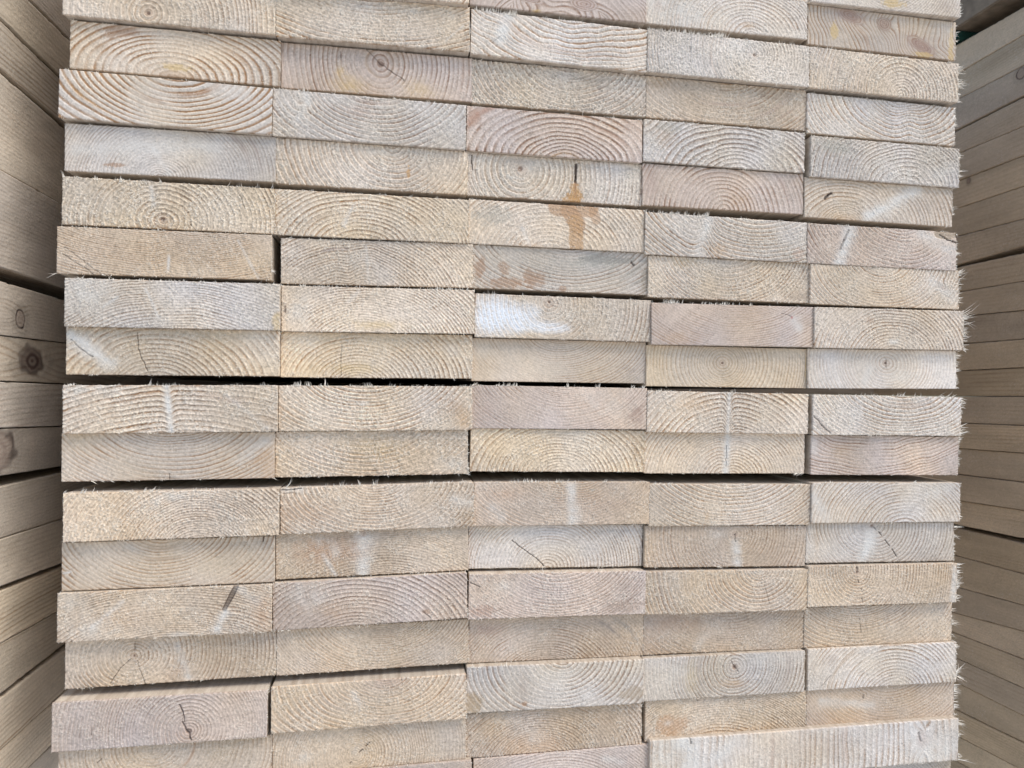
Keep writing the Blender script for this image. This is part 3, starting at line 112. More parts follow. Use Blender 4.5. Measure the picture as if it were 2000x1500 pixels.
(15, 4, 0.18707, -0.34367, 0.00162, -0.00543, 0.195, 0.04664, (0.0111, 0.0096), 0.00457, 0.465, 0.4, 'g', 0.35, 'protruding greyish plank with bullseye and dark ring bands', [('pith', 0.0111, 0.009, 0.00202), ('crack', [(0.0066, 0.0167), (0.0111, 0.009), (0.0156, 0.0036)], 0.00058, 0.7), ('arc', -0.032, 0.0072, 0.00462, 0.0289, (0.38, 0.3, 0.25), 0.4), ('arc', 0.0775, 0.0016, 0.0052, 0.0289, (0.38, 0.3, 0.25), 0.4), ('white', -0.0532, 0.0026, 0.02312, 0.01734, 0.3), ('white', 0.0519, 0.0145, 0.02312, 0.01156, 0.35), ('stain', 0.0083, -0.0093, 0.01387, 0.00405, (0.52, 0.3, 0.13), 0.35), ('stain', -0.041, -0.0009, 0.00694, 0.01734, (0.62, 0.42, 0.15), 0.2), ('white', -0.0045, 0.0173, 0.00462, 0.00578, 0.7)], []),
(15, 5, 0.38755, -0.34461, 0.00311, -0.00635, 0.195, 0.04703, (0.0139, -0.0364), 0.00382, 0.465, 0.45, 'w', 0.3, 'pale arched plank crossed by one dark curved line', [('arc', -0.057, 0.0033, 0.00121, 0.03627, (0.42, 0.29, 0.18), 0.7), ('stain', -0.0669, 0.0097, 0.00846, 0.00604, (0.38, 0.3, 0.25), 0.35), ('crack', [(-0.0796, -0.0193), (-0.0686, -0.008)], 0.00091, 0.5)], [(0.0973, -0.0135, 1, 0.9, 0.0133, 8, 0.00242), (0.0973, -0.0166, 1, -0.4, 0.01692, 14, 0.00363), (0.0969, 0.019, 1, 0, 0.00484, 8, 0.00242), (0.0971, 0.0018, 1, 0, 0.00181, 40, 0.01813)]),
(16, 1, -0.39992, -0.3976, 0.00039, 0.0004, 0.195, 0.04598, (-0.013, 0.0193), 0.00374, 0.3255, 0.4, 't', 0.4, 'tan plank crossed by a curved brown band at bottom', [('arc', 0.0211, 0.0067, 0.00201, 0.03015, (0.36, 0.2, 0.11), 0.5), ('crack', [(-0.0634, 0.0084), (-0.0599, 0.0116)], 0.00075, 0.7)], []),
(16, 2, -0.20406, -0.39216, 0.00152, 0.01013, 0.195, 0.04552, (-0.0155, -0.0091), 0.00295, 0.279, 0.45, 't', 0.35, 'tan plank with a dotted diagonal crack', [('crackd', [(-0.0221, -0.0184), (-0.017, -0.0105), (-0.0068, -0.002), (-0.0016, 0.0029)], 0.00116, 0.8), ('white', -0.0687, -0.007, 0.01162, 0.00528, 0.35), ('white', -0.0155, -0.0038, 0.00739, 0.00951, 0.3)], []),
(16, 3, -0.00841, -0.39187, 0.00463, 0.00197, 0.195, 0.04598, (-0.0194, -0.037), 0.00284, 0.3906, 0.6, 'b', 0.3, 'brownish plank with orange tinted fine arches', [('stain', -0.0253, -0.0146, 0.03331, 0.0111, (0.55, 0.33, 0.18), 0.35), ('white', -0.0254, -0.0063, 0.00777, 0.00888, 0.4), ('white', -0.0865, 0.0037, 0.00777, 0.02221, 0.2)], []),
(16, 4, 0.19159, -0.39059, 0.00551, -0.00861, 0.195, 0.04587, (-0.0115, -0.0555), 0.00297, 0.465, 0.6, 't', 0.35, 'tan plank with an orange brown lower left corner', [('stain', -0.0676, -0.006, 0.02441, 0.01162, (0.45, 0.24, 0.12), 0.5), ('white', -0.0706, -0.0041, 0.00465, 0.00291, 0.7), ('stain', -0.0122, -0.018, 0.06393, 0.00814, (0.52, 0.3, 0.13), 0.2)], []),
(16, 5, 0.38858, -0.39176, 0.00681, -0.00421, 0.195, 0.04598, (0.0116, 0.0637), 0.0035, 0.35340000000000005, 0.3, 'b', 0.3, 'brownish plank with pale smear at upper left', [('streak', -0.0781, 0.0085, -0.0148, -0.0002, 0.00486, 0.6), ('crack', [(-0.0244, 0.0124), (-0.0243, 0.0088)], 0.00121, 0.6), ('stain', -0.0548, -0.0109, 0.03642, 0.00971, (0.5, 0.33, 0.2), 0.25)], [(0.0975, 0.0133, 1, 0, 0.00668, 60, 0.00728), (0.0977, -0.0052, 1, 0, 0.00546, 40, 0.00728), (0.0979, -0.0176, 1, -0.2, 0.00486, 20, 0.00303)]),
(17, 2, -0.19775, -0.43822, -0.00182, 0.01051, 0.195, 0.04598, (0.0128, -0.0823), 0.00245, 0.279, 0.4, 'p', 0.3, 'sliver of pinkish grey plank', [], []),
(17, 3, 0.00027, -0.43876, 0.00322, 0.00766, 0.195, 0.04598, (-0.011, -0.0705), 0.00258, 0.279, 0.35, 'p', 0.3, 'pinkish grey plank cut off by the bottom edge', [('streak', 0.0462, 0.0127, 0.0666, 0.0053, 0.00444, 0.4)], []),
(17, 4, 0.29055, -0.43439, -0.002, -0.00502, 0.387, 0.0489, (-0.7705, 0.0098), 0.00711, 0.37200000000000005, 0.4, 'w', 0.45, 'extra wide whitish plank with near vertical rings and knots', [('white', -0.1695, 0.0104, 0.02939, 0.02351, 0.8), ('stain', -0.0147, 0.0051, 0.07053, 0.02351, (0.46, 0.36, 0.29), 0.3), ('streak', -0.1517, 0.0232, -0.1451, -0.0083, 0.01293, 0.8), ('streak', -0.0905, 0.0219, -0.1148, 0.0008, 0.00823, 0.5), ('streak', 0.1305, 0.0158, 0.1445, -0.0182, 0.01175, 0.5), ('crack', [(-0.1468, 0.024), (-0.1456, 0.0189)], 0.00235, 0.6), ('crack', [(0.1401, 0.011), (0.1429, 0.0011)], 0.00235, 0.5), ('stain', -0.1604, 0.0041, 0.0094, 0.01175, (0.42, 0.29, 0.18), 0.35), ('white', 0.172, -0.0112, 0.02116, 0.01528, 0.7), ('arc', -0.0464, 0.0015, 0.00353, 0.04702, (0.5, 0.36, 0.28), 0.4), ('arc', 0.0437, 0.0068, 0.00353, 0.04702, (0.5, 0.36, 0.28), 0.4), ('knot', 0.1443, 0.0029, 0.00823, 0.01175, 0, 0.25)], [(0.1939, 0.0195, 1, -0.2, 0.00823, 30, 0.00353), (0.1941, 0.0074, 1, -0.1, 0.00705, 20, 0.00353), (0.1958, -0.0232, 1, 0, 0.01881, 3, 0.00088), (0.1958, -0.0208, 1, -0.2, 0.0047, 8, 0.00353)]),
(18, 4, 0.28955, -0.48479, 0.006, -0.00502, 0.383, 0.046, (0.0848, -0.0397), 0.00331, 0.279, 0.3, 'g', 0.3, 'sliver of grey plank under the extra wide one', [], []),
]
LEFT=[((0.6105, -0.0102), (0.5645, -0.0014)), ((0.564, -0.0022), (0.5164, 0.0044)), ((0.516, 0.0037), (0.4672, 0.023)), ((0.4668, 0.0222), (0.4164, 0.0394)), ((0.4159, 0.0387), (0.3725, 0.0291)), ((0.3686, 0.0374), (0.3268, -0.0172)), ((0.3239, -0.0263), (0.2784, -0.0295)), ((0.2746, -0.0401), (0.1824, -0.0045)), ((0.1812, -0.004), (0.0883, -0.009)), ((0.0751, -0.0148), (0.0227, 0.0117)), ((0.0222, 0.011), (-0.0212, -0.012)), ((-0.022, -0.0131), (-0.0665, -0.0352)), ((-0.0672, -0.0363), (-0.1133, -0.034)), ((-0.1243, -0.0085), (-0.1741, -0.031)), ((-0.1748, -0.0321), (-0.2202, -0.0674)), ((-0.2251, -0.0701), (-0.277, -0.0457)), ((-0.278, -0.0472), (-0.3289, 0.0093)), ((-0.3336, -0.0031), (-0.3849, 0.0134)), ((-0.3858, 0.0119), (-0.4285, -0.0288)), ((-0.4293, -0.0276), (-0.4766, -0.0425))]
RIGHT=[((0.622, 0.0386), (0.5899, -0.0164)), ((0.5892, -0.0171), (0.5322, 0.0048)), ((0.5316, 0.004), (0.4926, -0.0395)), ((0.4873, -0.0359), (0.429, 0.0033)), ((0.4284, 0.0025), (0.3832, -0.0101)), ((0.3825, -0.0108), (0.3323, -0.0103)), ((0.3316, -0.011), (0.2724, 0.0078)), ((0.2717, 0.007), (0.2405, -0.0469)), ((0.2159, 0.0012), (0.1682, 0.0044)), ((0.1676, 0.0037), (0.1132, 0.0277)), ((0.1126, 0.0269), (0.0722, 0.0005)), ((0.0716, -0.0003), (0.0275, -0.0121)), ((0.0268, -0.0129), (-0.021, -0.01)), ((-0.0217, -0.0108), (-0.0682, -0.016)), ((-0.0688, -0.0168), (-0.1115, -0.0271)), ((-0.1121, -0.0278), (-0.1604, -0.0258)), ((-0.1611, -0.0265), (-0.2042, -0.0375)), ((-0.2049, -0.0383), (-0.2539, -0.0278)), ((-0.2662, -0.0134), (-0.314, -0.0205)), ((-0.3147, -0.0212), (-0.3542, -0.0658)), ((-0.3548, -0.0665), (-0.3858, -0.1109)), ((-0.3865, -0.1116), (-0.4499, -0.0426)), ((-0.4505, -0.0434), (-0.5014, -0.0261)), ((-0.5021, -0.0268), (-0.5479, -0.0225)), ((-0.5486, -0.0233), (-0.5808, -0.069)), ((-0.5814, -0.0698), (-0.6235, -0.08)), ((-0.6241, -0.0807), (-0.6686, -0.0844)), ((-0.6693, -0.0851), (-0.7137, -0.0888)), ((-0.7144, -0.0895), (-0.7588, -0.0932))]
TONE={'t': (0.575, 0.455, 0.335), 'c': (0.61, 0.5, 0.385), 'p': (0.575, 0.46, 0.375), 'g': (0.555, 0.48, 0.4), 'w': (0.63, 0.545, 0.455), 'y': (0.62, 0.5, 0.365), 'b': (0.53, 0.415, 0.31)}  # t and b: tan and brown wood, darkened for dimmer light on lower rows

# ---------------- noise ----------------
_rs=np.random.RandomState(7)
_T=[_rs.rand(256,256) for _ in range(8)]
def vn(x,y,s=0):
    """smooth value noise in 0..1"""
    T=_T[s%8]; x=x+s*17.31; y=y+s*9.77
    xi=np.floor(x).astype(np.int64); yi=np.floor(y).astype(np.int64)
    fx=x-xi; fy=y-yi; fx=fx*fx*(3-2*fx); fy=fy*fy*(3-2*fy)
    a=T[xi&255,yi&255]; b=T[(xi+1)&255,yi&255]; c=T[xi&255,(yi+1)&255]; d=T[(xi+1)&255,(yi+1)&255]
    return (a*(1-fx)+b*fx)*(1-fy)+(c*(1-fx)+d*fx)*fy
def fbm(x,y,s=0,o=3):
    r=0;a=1;t=0
    for i in range(o):
        r=r+a*vn(x*2**i,y*2**i,s+i*3); t+=a; a*=.5
    return r/t
def ss(a,b,x):
    t=np.clip((x-a)/(b-a),0,1); return t*t*(3-2*t)
def segd(u,v,a,b,c,d):
    L2=(c-a)**2+(d-b)**2+1e-12; t=np.clip(((u-a)*(c-a)+(v-b)*(d-b))/L2,0,1)
    return np.hypot(u-(a+t*(c-a)),v-(b+t*(d-b))),t
def mix(col,m,c):
    m=m[...,None]; return col*(1-m)+np.array(c)*m

# ---------------- materials ----------------
def mat_attr(name,fine=3500.,amt=.16,rough=.85,bump=.25):
    m=bpy.data.materials.new(name); m.use_nodes=True; n=m.node_tree; b=n.nodes['Principled BSDF']
    at=n.nodes.new('ShaderNodeAttribute'); at.attribute_name='tone'
    tc=n.nodes.new('ShaderNodeTexCoord')
    no=n.nodes.new('ShaderNodeTexNoise'); no.inputs['Scale'].default_value=fine; no.inputs['Detail'].default_value=2
    n.links.new(tc.outputs['Object'],no.inputs['Vector'])
    mr=n.nodes.new('ShaderNodeMapRange'); mr.inputs[1].default_value=.3; mr.inputs[2].default_value=.7; mr.inputs[3].default_value=1-amt; mr.inputs[4].default_value=1+amt*.6
    n.links.new(no.outputs['Fac'],mr.inputs[0])
    mx=n.nodes.new('ShaderNodeVectorMath'); mx.operation='SCALE'
    n.links.new(at.outputs['Color'],mx.inputs[0]); n.links.new(mr.outputs[0],mx.inputs['Scale'])
    n.links.new(mx.outputs[0],b.inputs['Base Color'])
    b.inputs['Roughness'].default_value=rough; b.inputs['Specular IOR Level'].default_value=.25
    bp=n.nodes.new('ShaderNodeBump'); bp.inputs['Strength'].default_value=bump; bp.inputs['Distance'].default_value=.0003
    n.links.new(no.outputs['Fac'],bp.inputs['Height']); n.links.new(bp.outputs[0],b.inputs['Normal'])
    return m
M_END=mat_attr('end_grain_wood',1600.)
M_FACE=mat_attr('sawn_side_wood',1100.,.14)
def mat_long():
    m=bpy.data.materials.new('sawn_long_grain_wood'); m.use_nodes=True; n=m.node_tree; b=n.nodes['Principled BSDF']; l=n.links.new
    tc=n.nodes.new('ShaderNodeTexCoord'); oi=n.nodes.new('ShaderNodeObjectInfo')
    mp=n.nodes.new('ShaderNodeMapping'); mp.inputs['Scale'].default_value=(160,6,160)
    l(tc.outputs['Object'],mp.inputs[0])
    ad=n.nodes.new('ShaderNodeVectorMath'); ad.operation='ADD'; l(mp.outputs[0],ad.inputs[0])
    cb=n.nodes.new('ShaderNodeCombineXYZ'); ml=n.nodes.new('ShaderNodeMath'); ml.operation='MULTIPLY'; ml.inputs[1].default_value=37; l(oi.outputs['Random'],ml.inputs[0]); l(ml.outputs[0],cb.inputs[0]); l(ml.outputs[0],cb.inputs[2]); l(cb.outputs[0],ad.inputs[1])
    no=n.nodes.new('ShaderNodeTexNoise'); no.inputs['Scale'].default_value=1; no.inputs['Detail'].default_value=5; l(ad.outputs[0],no.inputs['Vector'])
    cr=n.nodes.new('ShaderNodeValToRGB'); e=cr.color_ramp.elements; e[0].position=.35; e[0].color=(.46,.37,.28,1); e[1].position=.62; e[1].color=(.64,.55,.44,1)
    l(no.outputs['Fac'],cr.inputs[0])
    n2=n.nodes.new('ShaderNodeTexNoise'); n2.inputs['Scale'].default_value=900; n2.inputs['Detail'].default_value=3; l(tc.outputs['Object'],n2.inputs['Vector'])
    mr=n.nodes.new('ShaderNodeMapRange'); mr.inputs[1].default_value=.3; mr.inputs[2].default_value=.7; mr.inputs[3].default_value=.85; mr.inputs[4].default_value=1.1; l(n2.outputs['Fac'],mr.inputs[0])
    m3=n.nodes.new('ShaderNodeMapRange'); m3.inputs[3].default_value=.88; m3.inputs[4].default_value=1.06; l(oi.outputs['Random'],m3.inputs[0])
    mm=n.nodes.new('ShaderNodeMath'); mm.operation='MULTIPLY'; l(mr.outputs[0],mm.inputs[0]); l(m3.outputs[0],mm.inputs[1])
    sc=n.nodes.new('ShaderNodeVectorMath'); sc.operation='SCALE'; l(cr.outputs[0],sc.inputs[0]); l(mm.outputs[0],sc.inputs['Scale'])
    l(sc.outputs[0],b.inputs['Base Color']); b.inputs['Roughness'].default_value=.85; b.inputs['Specular IOR Level'].default_value=.25
    bp=n.nodes.new('ShaderNodeBump'); bp.inputs['Strength'].default_value=.5; bp.inputs['Distance'].default_value=.0006; l(n2.outputs['Fac'],bp.inputs['Height']); l(bp.outputs[0],b.inputs['Normal'])
    return m
M_LONG=mat_long()
def mat_flat(name,col,scale=300.,amt=.1,rough=.7,sss=0):
    m=bpy.data.materials.new(name); m.use_nodes=True; n=m.node_tree; b=n.nodes['Principled BSDF']; l=n.links.new
    tc=n.nodes.new('ShaderNodeTexCoord'); no=n.nodes.new('ShaderNodeTexNoise'); no.inputs['Scale'].default_value=scale; no.inputs['Detail'].default_value=4; l(tc.outputs['Object'],no.inputs['Vector'])
    cr=n.nodes.new('ShaderNodeValToRGB'); e=cr.color_ramp.elements; e[0].position=.3; e[1].position=.7
    e[0].color=(*[c*(1-amt) for c in col],1); e[1].color=(*[min(1,c*(1+amt)) for c in col],1)
    l(no.outputs['Fac'],cr.inputs[0]); l(cr.outputs[0],b.inputs['Base Color']); b.inputs['Roughness'].default_value=rough; b.inputs['Specular IOR Level'].default_value=.25
    return m
M_SPL=mat_flat('pale_wood_fibre',(.86,.78,.66),250.,.12)
M_DARK=mat_flat('weathered_brown_wood',(.235,.185,.135),60.,.25,.85)  # brown wood colour darkened in place of shade on the timber
M_STRAP=mat_flat('dark_green_strap',(.012,.045,.035),120.,.2,.45)
M_BOUNCE_GROUND=mat_flat('pale_concrete',(.60,.59,.575),6.,.15,.9)

# ---------------- mesh helpers ----------------
def mesh_np(name,v,f,mat,parent=None,smooth=True,col=None):
    me=bpy.data.meshes.new(name); v=np.ascontiguousarray(v,dtype=np.float32)
    me.vertices.add(len(v)); me.vertices.foreach_set('co',v.ravel())
    k=f.shape[1]; me.loops.add(f.size); me.loops.foreach_set('vertex_index',f.astype(np.int32).ravel())
    me.polygons.add(len(f)); me.polygons.foreach_set('loop_start',np.arange(0,f.size,k,dtype=np.int32))
    me.update(calc_edges=True)
    me.polygons.foreach_set('use_smooth',np.full(len(f),smooth))
    me.materials.append(mat)
    if col is not None:
        a=me.attributes.new('tone','FLOAT_COLOR','POINT'); c4=np.ones((len(v),4),np.float32); c4[:,:3]=col; a.data.foreach_set('color',c4.ravel())
    me.validate()
    o=bpy.data.objects.new(name,me); COL.objects.link(o)
    if parent is not None: o.parent=parent
    return o
def grid_faces(nu,nv,flip=False):
    i=np.arange(nu*nv).reshape(nv,nu)
    f=np.stack([i[:-1,:-1],i[:-1,1:],i[1:,1:],i[1:,:-1]],-1).reshape(-1,4)
    return f[:,::-1] if flip else f
def box_bars(x0,x1,y0,y1,z0,z1,b=.0008):
    """box with slightly eased long edges (section in xz, swept along y); section corners may be per-end"""
    pts=[(x0+b,z0),(x1-b,z0),(x1,z0+b),(x1,z1-b),(x1-b,z1),(x0+b,z1),(x0,z1-b),(x0,z0+b)]
    return pts
def prism(name,pts0,pts1,y0,y1,mat,ny=2,parent=None):
    n=len(pts0); V=[];F=[]
    for j in range(ny):
        t=j/(ny-1)
        for a,b in zip(pts0,pts1): V.append((a[0]*(1-t)+b[0]*t,y0+(y1-y0)*t,a[1]*(1-t)+b[1]*t))
    for j in range(ny-1):
        for i in range(n): F.append((j*n+i,j*n+(i+1)%n,(j+1)*n+(i+1)%n,(j+1)*n+i))
    F.append(tuple(range(n-1,-1,-1))); F.append(tuple((ny-1)*n+i for i in range(n)))
    me=bpy.data.meshes.new(name); me.from_pydata(V,[],F); me.materials.append(mat)
    o=bpy.data.objects.new(name,me); COL.objects.link(o)
    if parent is not None: o.parent=parent
    return o
def fibres(base,dirv,length,width,rng,bend=.35):
    """tapered three-sided curved slivers"""
    n=len(base); d=dirv/np.linalg.norm(dirv,axis=1,keepdims=True)
    r=rng.randn(n,3); s=np.cross(d,r); s/=np.linalg.norm(s,axis=1,keepdims=True)+1e-9; t=np.cross(d,s)
    L=length[:,None]; w=width[:,None]; V=[]
    b=rng.randn(n,1)*bend*L
    for k,(q,ww) in enumerate(((0,1.),(.45,.75))):
        c=base+d*L*q+s*b*q*q
        for a in (0,2.094,4.189): V.append(c+(s*math.cos(a)*.5+t*math.sin(a))*w*ww*.5)
    V.append(base+d*L+s*b)
    V=np.stack(V,1).reshape(-1,3)
    o=np.arange(n)[:,None]*7
    T=[]
    for a,c in ((0,1),(1,2),(2,0)):
        T+= [o+np.array([[a,c,c+3]]),o+np.array([[a,c+3,a+3]]),o+np.array([[a+3,c+3,6]])]
    return V,np.concatenate(T)

ORD=['','first','second','third','fourth','fifth','sixth','seventh','eighth','ninth','tenth']
COLN={1:'leftmost column',2:'second column',3:'middle column',4:'fourth column',5:'rightmost column'}
def where(r,c):
    if r<=8: return f'{COLN[c]}, {ORD[9-r]} above black gap'
    return f'{COLN[c]}, {ORD[r-8]} below black gap'

STEP=.00055
def cut_end(P,root,rng,seed):
    (row,colm,x,z,y,th,W,H,pith,sp,con,fz,tone,warp,look,feats,spl)=P
    nu=int(W/STEP); nv=int(H/STEP)
    u1=np.linspace(-W/2,W/2,nu); v1=np.linspace(-H/2,H/2,nv); u,v=np.meshgrid(u1,v1)
    s=seed%5; ou=u+seed*.731; ov=v+seed*.417
    N=lambda k,q=0,o=2: fbm(ou*k,ov*k,s+q,o)-.5
    # growth rings round the pith
    du=u-pith[0]+warp*.012*N(28,1); dv=v-pith[1]+warp*.009*N(30,2)
    inside=abs(pith[1])<H*.55
    ex=(.88+.2*rng.rand()) if inside else (.70+.2*rng.rand())
    if con>=.63: ex=.62
    dv=dv*(.97+.2*rng.rand())
    r=np.hypot(du*ex,dv)+1e-6
    shift=0*u; keep=np.ones_like(u)
    for f in feats:
        if f[0]=='kink': shift+=f[5]*np.exp(-((u-f[1])/f[3])**2-((v-f[2])/(f[4]*1.6))**2)*sp*1.1
        if f[0]=='knot':
            q=((u-f[1])/f[3])**2+((v-f[2])/f[4])**2; shift+=2.2*sp*np.exp(-q*.45)*np.sign(r-np.hypot(f[1]-pith[0],f[2]-pith[1]))
        if f[0]=='streak':
            d,t=segd(u,v,*f[1:5]); shift+=.9*sp*f[6]*np.exp(-(d/(f[5]*1.5))**2)
    r=r+shift+ (vn(ou*500,ov*500,s)-.5)*.0005*(.4+fz)+(vn(ou*60,ov*60,s+4)-.5)*.0008*warp
    # ring widths vary with radius
    rr=np.linspace(0,max(.45,r.max()*1.02),4000); wd=1+.55*(vn(rr*55,rr*0+seed,3)-.5)*2*.6+.35*(vn(rr*190,rr*0+seed,5)-.5)
    ph1=np.concatenate([[0],np.cumsum(np.diff(rr)/(sp*np.maximum(.45,wd[1:])))])
    ph=np.interp(r,rr,ph1); k=np.floor(ph); fr=ph-k
    amp=.55+.75*_T[2][(k.astype(int)*7+seed)&255,seed&255]
    arcl=np.arctan2(dv,du*ex)*r; brick=vn(arcl/.0013+k*13.7,k*5.31+seed,4)      # torn cells stand in short rows along each ring
    late=ss(.45,.80,fr)*(1-ss(.90,1.,fr)); ridge=np.exp(-((fr-.10)/.10)**2)*(.35+1.1*ss(.25,.7,brick)); early=.5*np.exp(-((fr-.13)/.14)**2)+.5*ridge*fz
    patch=.15+1.15*ss(.34,.66,fbm(ou*26,ov*34,s+3,2)+.12*(1-fz))      # rings fade in and out under the fuzz
    cc=con*(1.0-.45*fz)*(.2+.95*patch)*amp*(1+1.2*(brick-.5)*(.2+fz))
    for f in feats:
        if f[0]=='knot':
            ru,rv=f[3]*.8,f[4]*.8; d=np.sqrt(((u-f[1])/ru)**2+((v-f[2]+(u-f[1])*f[5]*.6)/rv)**2)*(1+.35*N(70,2)); fk=(d*rv/.0021+1.2*N(60,4))%1; lk=ss(.3,.8,fk)*(1-ss(.88,1,fk)); wk_=1-ss(.95,1.2,d); late=late*(1-wk_)+lk*wk_*.8; early=early*(1-wk_)
        if f[0]=='streak':
            d,t=segd(u,v,*f[1:5]); keep*=1-.75*f[6]*np.exp(-(d/f[5])**2)
        if f[0] in('white','white2'): keep*=1-.45*min(1,f[5])*np.exp(-(((u-f[1])/f[3])**2+((v-f[2])/f[4])**2))
    cc=cc*keep
    base=np.array(TONE[tone])*(1+.05*rng.randn())
    col=np.ones(u.shape+(3,))*base
    # slow drift of tone
    a=N(14,1,2)*2; b2=N(22,4,2)*2
    col*= (1+.20*a)[...,None]
    col*= 1+b2[...,None]*np.array([.02,-.03,-.13])
    lc=np.array([.57,.455,.38]) if tone in 'pg' else np.array([.61,.45,.33])
    col*= 1-(np.clip(cc*late*1.25,0,1.1))[...,None]*(1-lc)*1.05
    col*= 1+((.12*early+.33*ridge*fz*(.3+.7*patch))*keep*(.5+con))[...,None]
    # grit of torn cells, radial rays, saw marks
    ang=np.arctan2(dv,du*ex)
    g1=vn(ou*1100,ov*1100,s)-.5; g2=vn(ou*620,ov*560,s+2)-.5
    ray=vn(ang*np.maximum(r,.004).clip(0,.12)*700,r*60,s+1)-.5
    sa=rng.uniform(.5,1.1)*rng.choice([-1,1]); us=ou*math.cos(sa)+ov*math.sin(sa); vs=-ou*math.sin(sa)+ov*math.cos(sa)
    saw=vn(us*18,vs*620,s+5)-.5; saw*=ss(.4,.7,fbm(ou*20,ov*20,s+6,2))
    tuft=ss(.62-.08*fz,.80,vn(ou*760,ov*820,s+3))*ss(.36,.62,fbm(ou*60,ov*60,s+1,2)+.2*early)*fz
    pit=ss(.70,.9,vn(ou*800,ov*760,s+6))*(.3+.7*fz)
    col*= (1+.20*fz*g1+.42*(.3+fz)*g2+.12*ray+.16*saw*(1.2-fz))[...,None]
    col=mix(col,.5*tuft,(.82,.75,.63))
    col*= (1-.22*pit)[...,None]
    h=.00024*(.4+fz)*(early-1.2*late*cc*1.5)+.00036*ridge*fz*(.3+.7*patch)*keep+.00050*fz*g2+.00045*fz*g1+.00016*saw+.00065*tuft-.0004*pit+.0001*ray+.0006*N(40,3)
    # marks
    for f in feats:
        n=f[0]; wob=1+.9*N(150,2)+.5*N(480,5)
        if n=='pith':
            d=np.hypot(u-f[1],(v-f[2]))/(f[3]*wob); m=1-ss(.45,1.05,d); col=mix(col,m*.8,(.17,.095,.06)); h-=m*.0016
            m=np.exp(-(d/2.6)**2)*.3; col=mix(col,m,(.50,.34,.25))
        elif n in('crack','crackd'):
            pts=f[1]; du_=.0006*N(260,3)*2
            for (a0,b0),(a1,b1) in zip(pts[:-1],pts[1:]):
                d,t=segd(u+du_,v+du_,a0,b0,a1,b1); wdt=max(f[2]*.5,.0003)*(.75+.6*vn(ou*500,ov*500,1))
                m=(1-ss(.6,1.5,d/wdt))*f[3]
                if n=='crackd': m*=ss(.35,.6,vn(ou*330,ov*330,6))
                col=mix(col,np.clip(m*.9,0,1),(.05,.03,.022)); h-=m*.0014
        elif n=='streak':
            d,t=segd(u,v,*f[1:5]); m=np.exp(-(d/(f[5]*(.65+.7*vn(ou*200,ov*40,3))))**2)*f[6]*(.55+.75*vn(ou*90,ov*260,2))
            col=mix(col,np.clip(m*.75,0,.85),(.71,.675,.615)); h+=m*.0002*g1
        elif n=='stain':
            d=np.sqrt(((u-f[1])/f[3])**2+((v-f[2])/f[4])**2); d=d+.75*N(120,2)+.8*N(380,4)
            m=((1-ss(.55,1.12,d)) if f[6]>.42 else np.exp(-(d*1.05)**2)*1.15)*f[6]; m*=1-.35*early*con-.3*tuft; col=mix(col,np.clip(m,0,1),f[5])
        elif n=='sseg':
            d,t=segd(u+.0025*N(90,2),v,*f[1:5]); m=(1-ss(.85,1.02,d/(f[5]*(1+.25*N(140,2)))))*f[7]*(1-.3*late*con)
            col=mix(col,np.clip(m,0,1),f[6])
        elif n=='arc':
            q=np.array([f[1]-pith[0],f[2]-pith[1]])
            # radius of the ring passing through the given point
            i=int(np.clip((f[2]+H/2)/H*(nv-1),0,nv-1)); j=int(np.clip((f[1]+W/2)/W*(nu-1),0,nu-1)); r0=r[i,j]
            dd=np.hypot(u-f[1],v-f[2]); m=np.exp(-((r-r0)/(f[3]*.8))**2)*np.exp(-(dd/(f[4]*.8))**2)*f[6]*(.6+.7*vn(ou*220,ov*220,4))
            col=mix(col,np.clip(m,0,.9),f[5])
        elif n=='white':
            d=((u-f[1])/f[3])**2+((v-f[2])/f[4])**2; m=np.exp(-d)*f[5]*ss(.15,.75,fbm(ou*140,ov*140,s+2,3))*1.5; m=np.clip(m*.62,0,.7); col=mix(col,m,(.72,.67,.59)); h+=m*.0004*(g1+.4)
        elif n=='white2':
            d=np.sqrt(((u-f[1])/f[3])**2+((v-f[2])/f[4])**2)+.7*N(60,2); m=(1-ss(.35,1.2,d))*f[5]*(.45+.5*ss(.15,.6,vn(ou*400,ov*900,2)+.5*early-.5*late+.25*vn(ou*90,ov*90,1))); col=mix(col,np.clip(m,0,.96),(.80,.81,.82))
        elif n=='knot':
            ru,rv=f[3]*.8,f[4]*.8; d=np.sqrt(((u-f[1])/ru)**2+((v-f[2]+(u-f[1])*f[5]*.6)/rv)**2)*(1+.35*N(70,2))
            m=1-ss(.6,1.15,d); col=col*(1-(m*f[6]*1.1)[...,None]*np.array([.30,.42,.44])); m2=np.exp(-((d-1.05)/.12)**2)*.3; col=mix(col,m2*f[6]*1.5,(.28,.18,.14))
        elif n=='knotl':
            d,t=segd(u,v,*f[1:5]); d=d/(f[5]*.62*(1.1-.45*np.abs(t-.35))); m=1-ss(.8,1.05,d); col=mix(col,m,(.22,.165,.12)); m2=np.exp(-((d-.95)/.22)**2)*.9; col=mix(col,m2,(.06,.035,.025)); h-=m*.001
        elif n=='bark':
            d=np.sqrt(((u-f[1])/f[3])**2+((v-f[2])/f[4])**2)+.5*N(60,2); m=(1-ss(.8,1.,d))*f[5]; col=mix(col,np.clip(m,0,1),(.40,.31,.22)); h-=m*.002
    col=np.clip(col,.01,.93)
    # ragged outline
    b=np.minimum(np.minimum(u+W/2,W/2-u),np.minimum(v+H/2,H/2-v))
    X=u.copy(); Z=v.copy(); Y=-h
    def rag(t,q): return (.00012+.00075*fz*ss(.5,.9,vn(t*1500,t*0+seed,q))+.0005*(vn(t*230,t*0+seed,q+1)-.4)*fz)
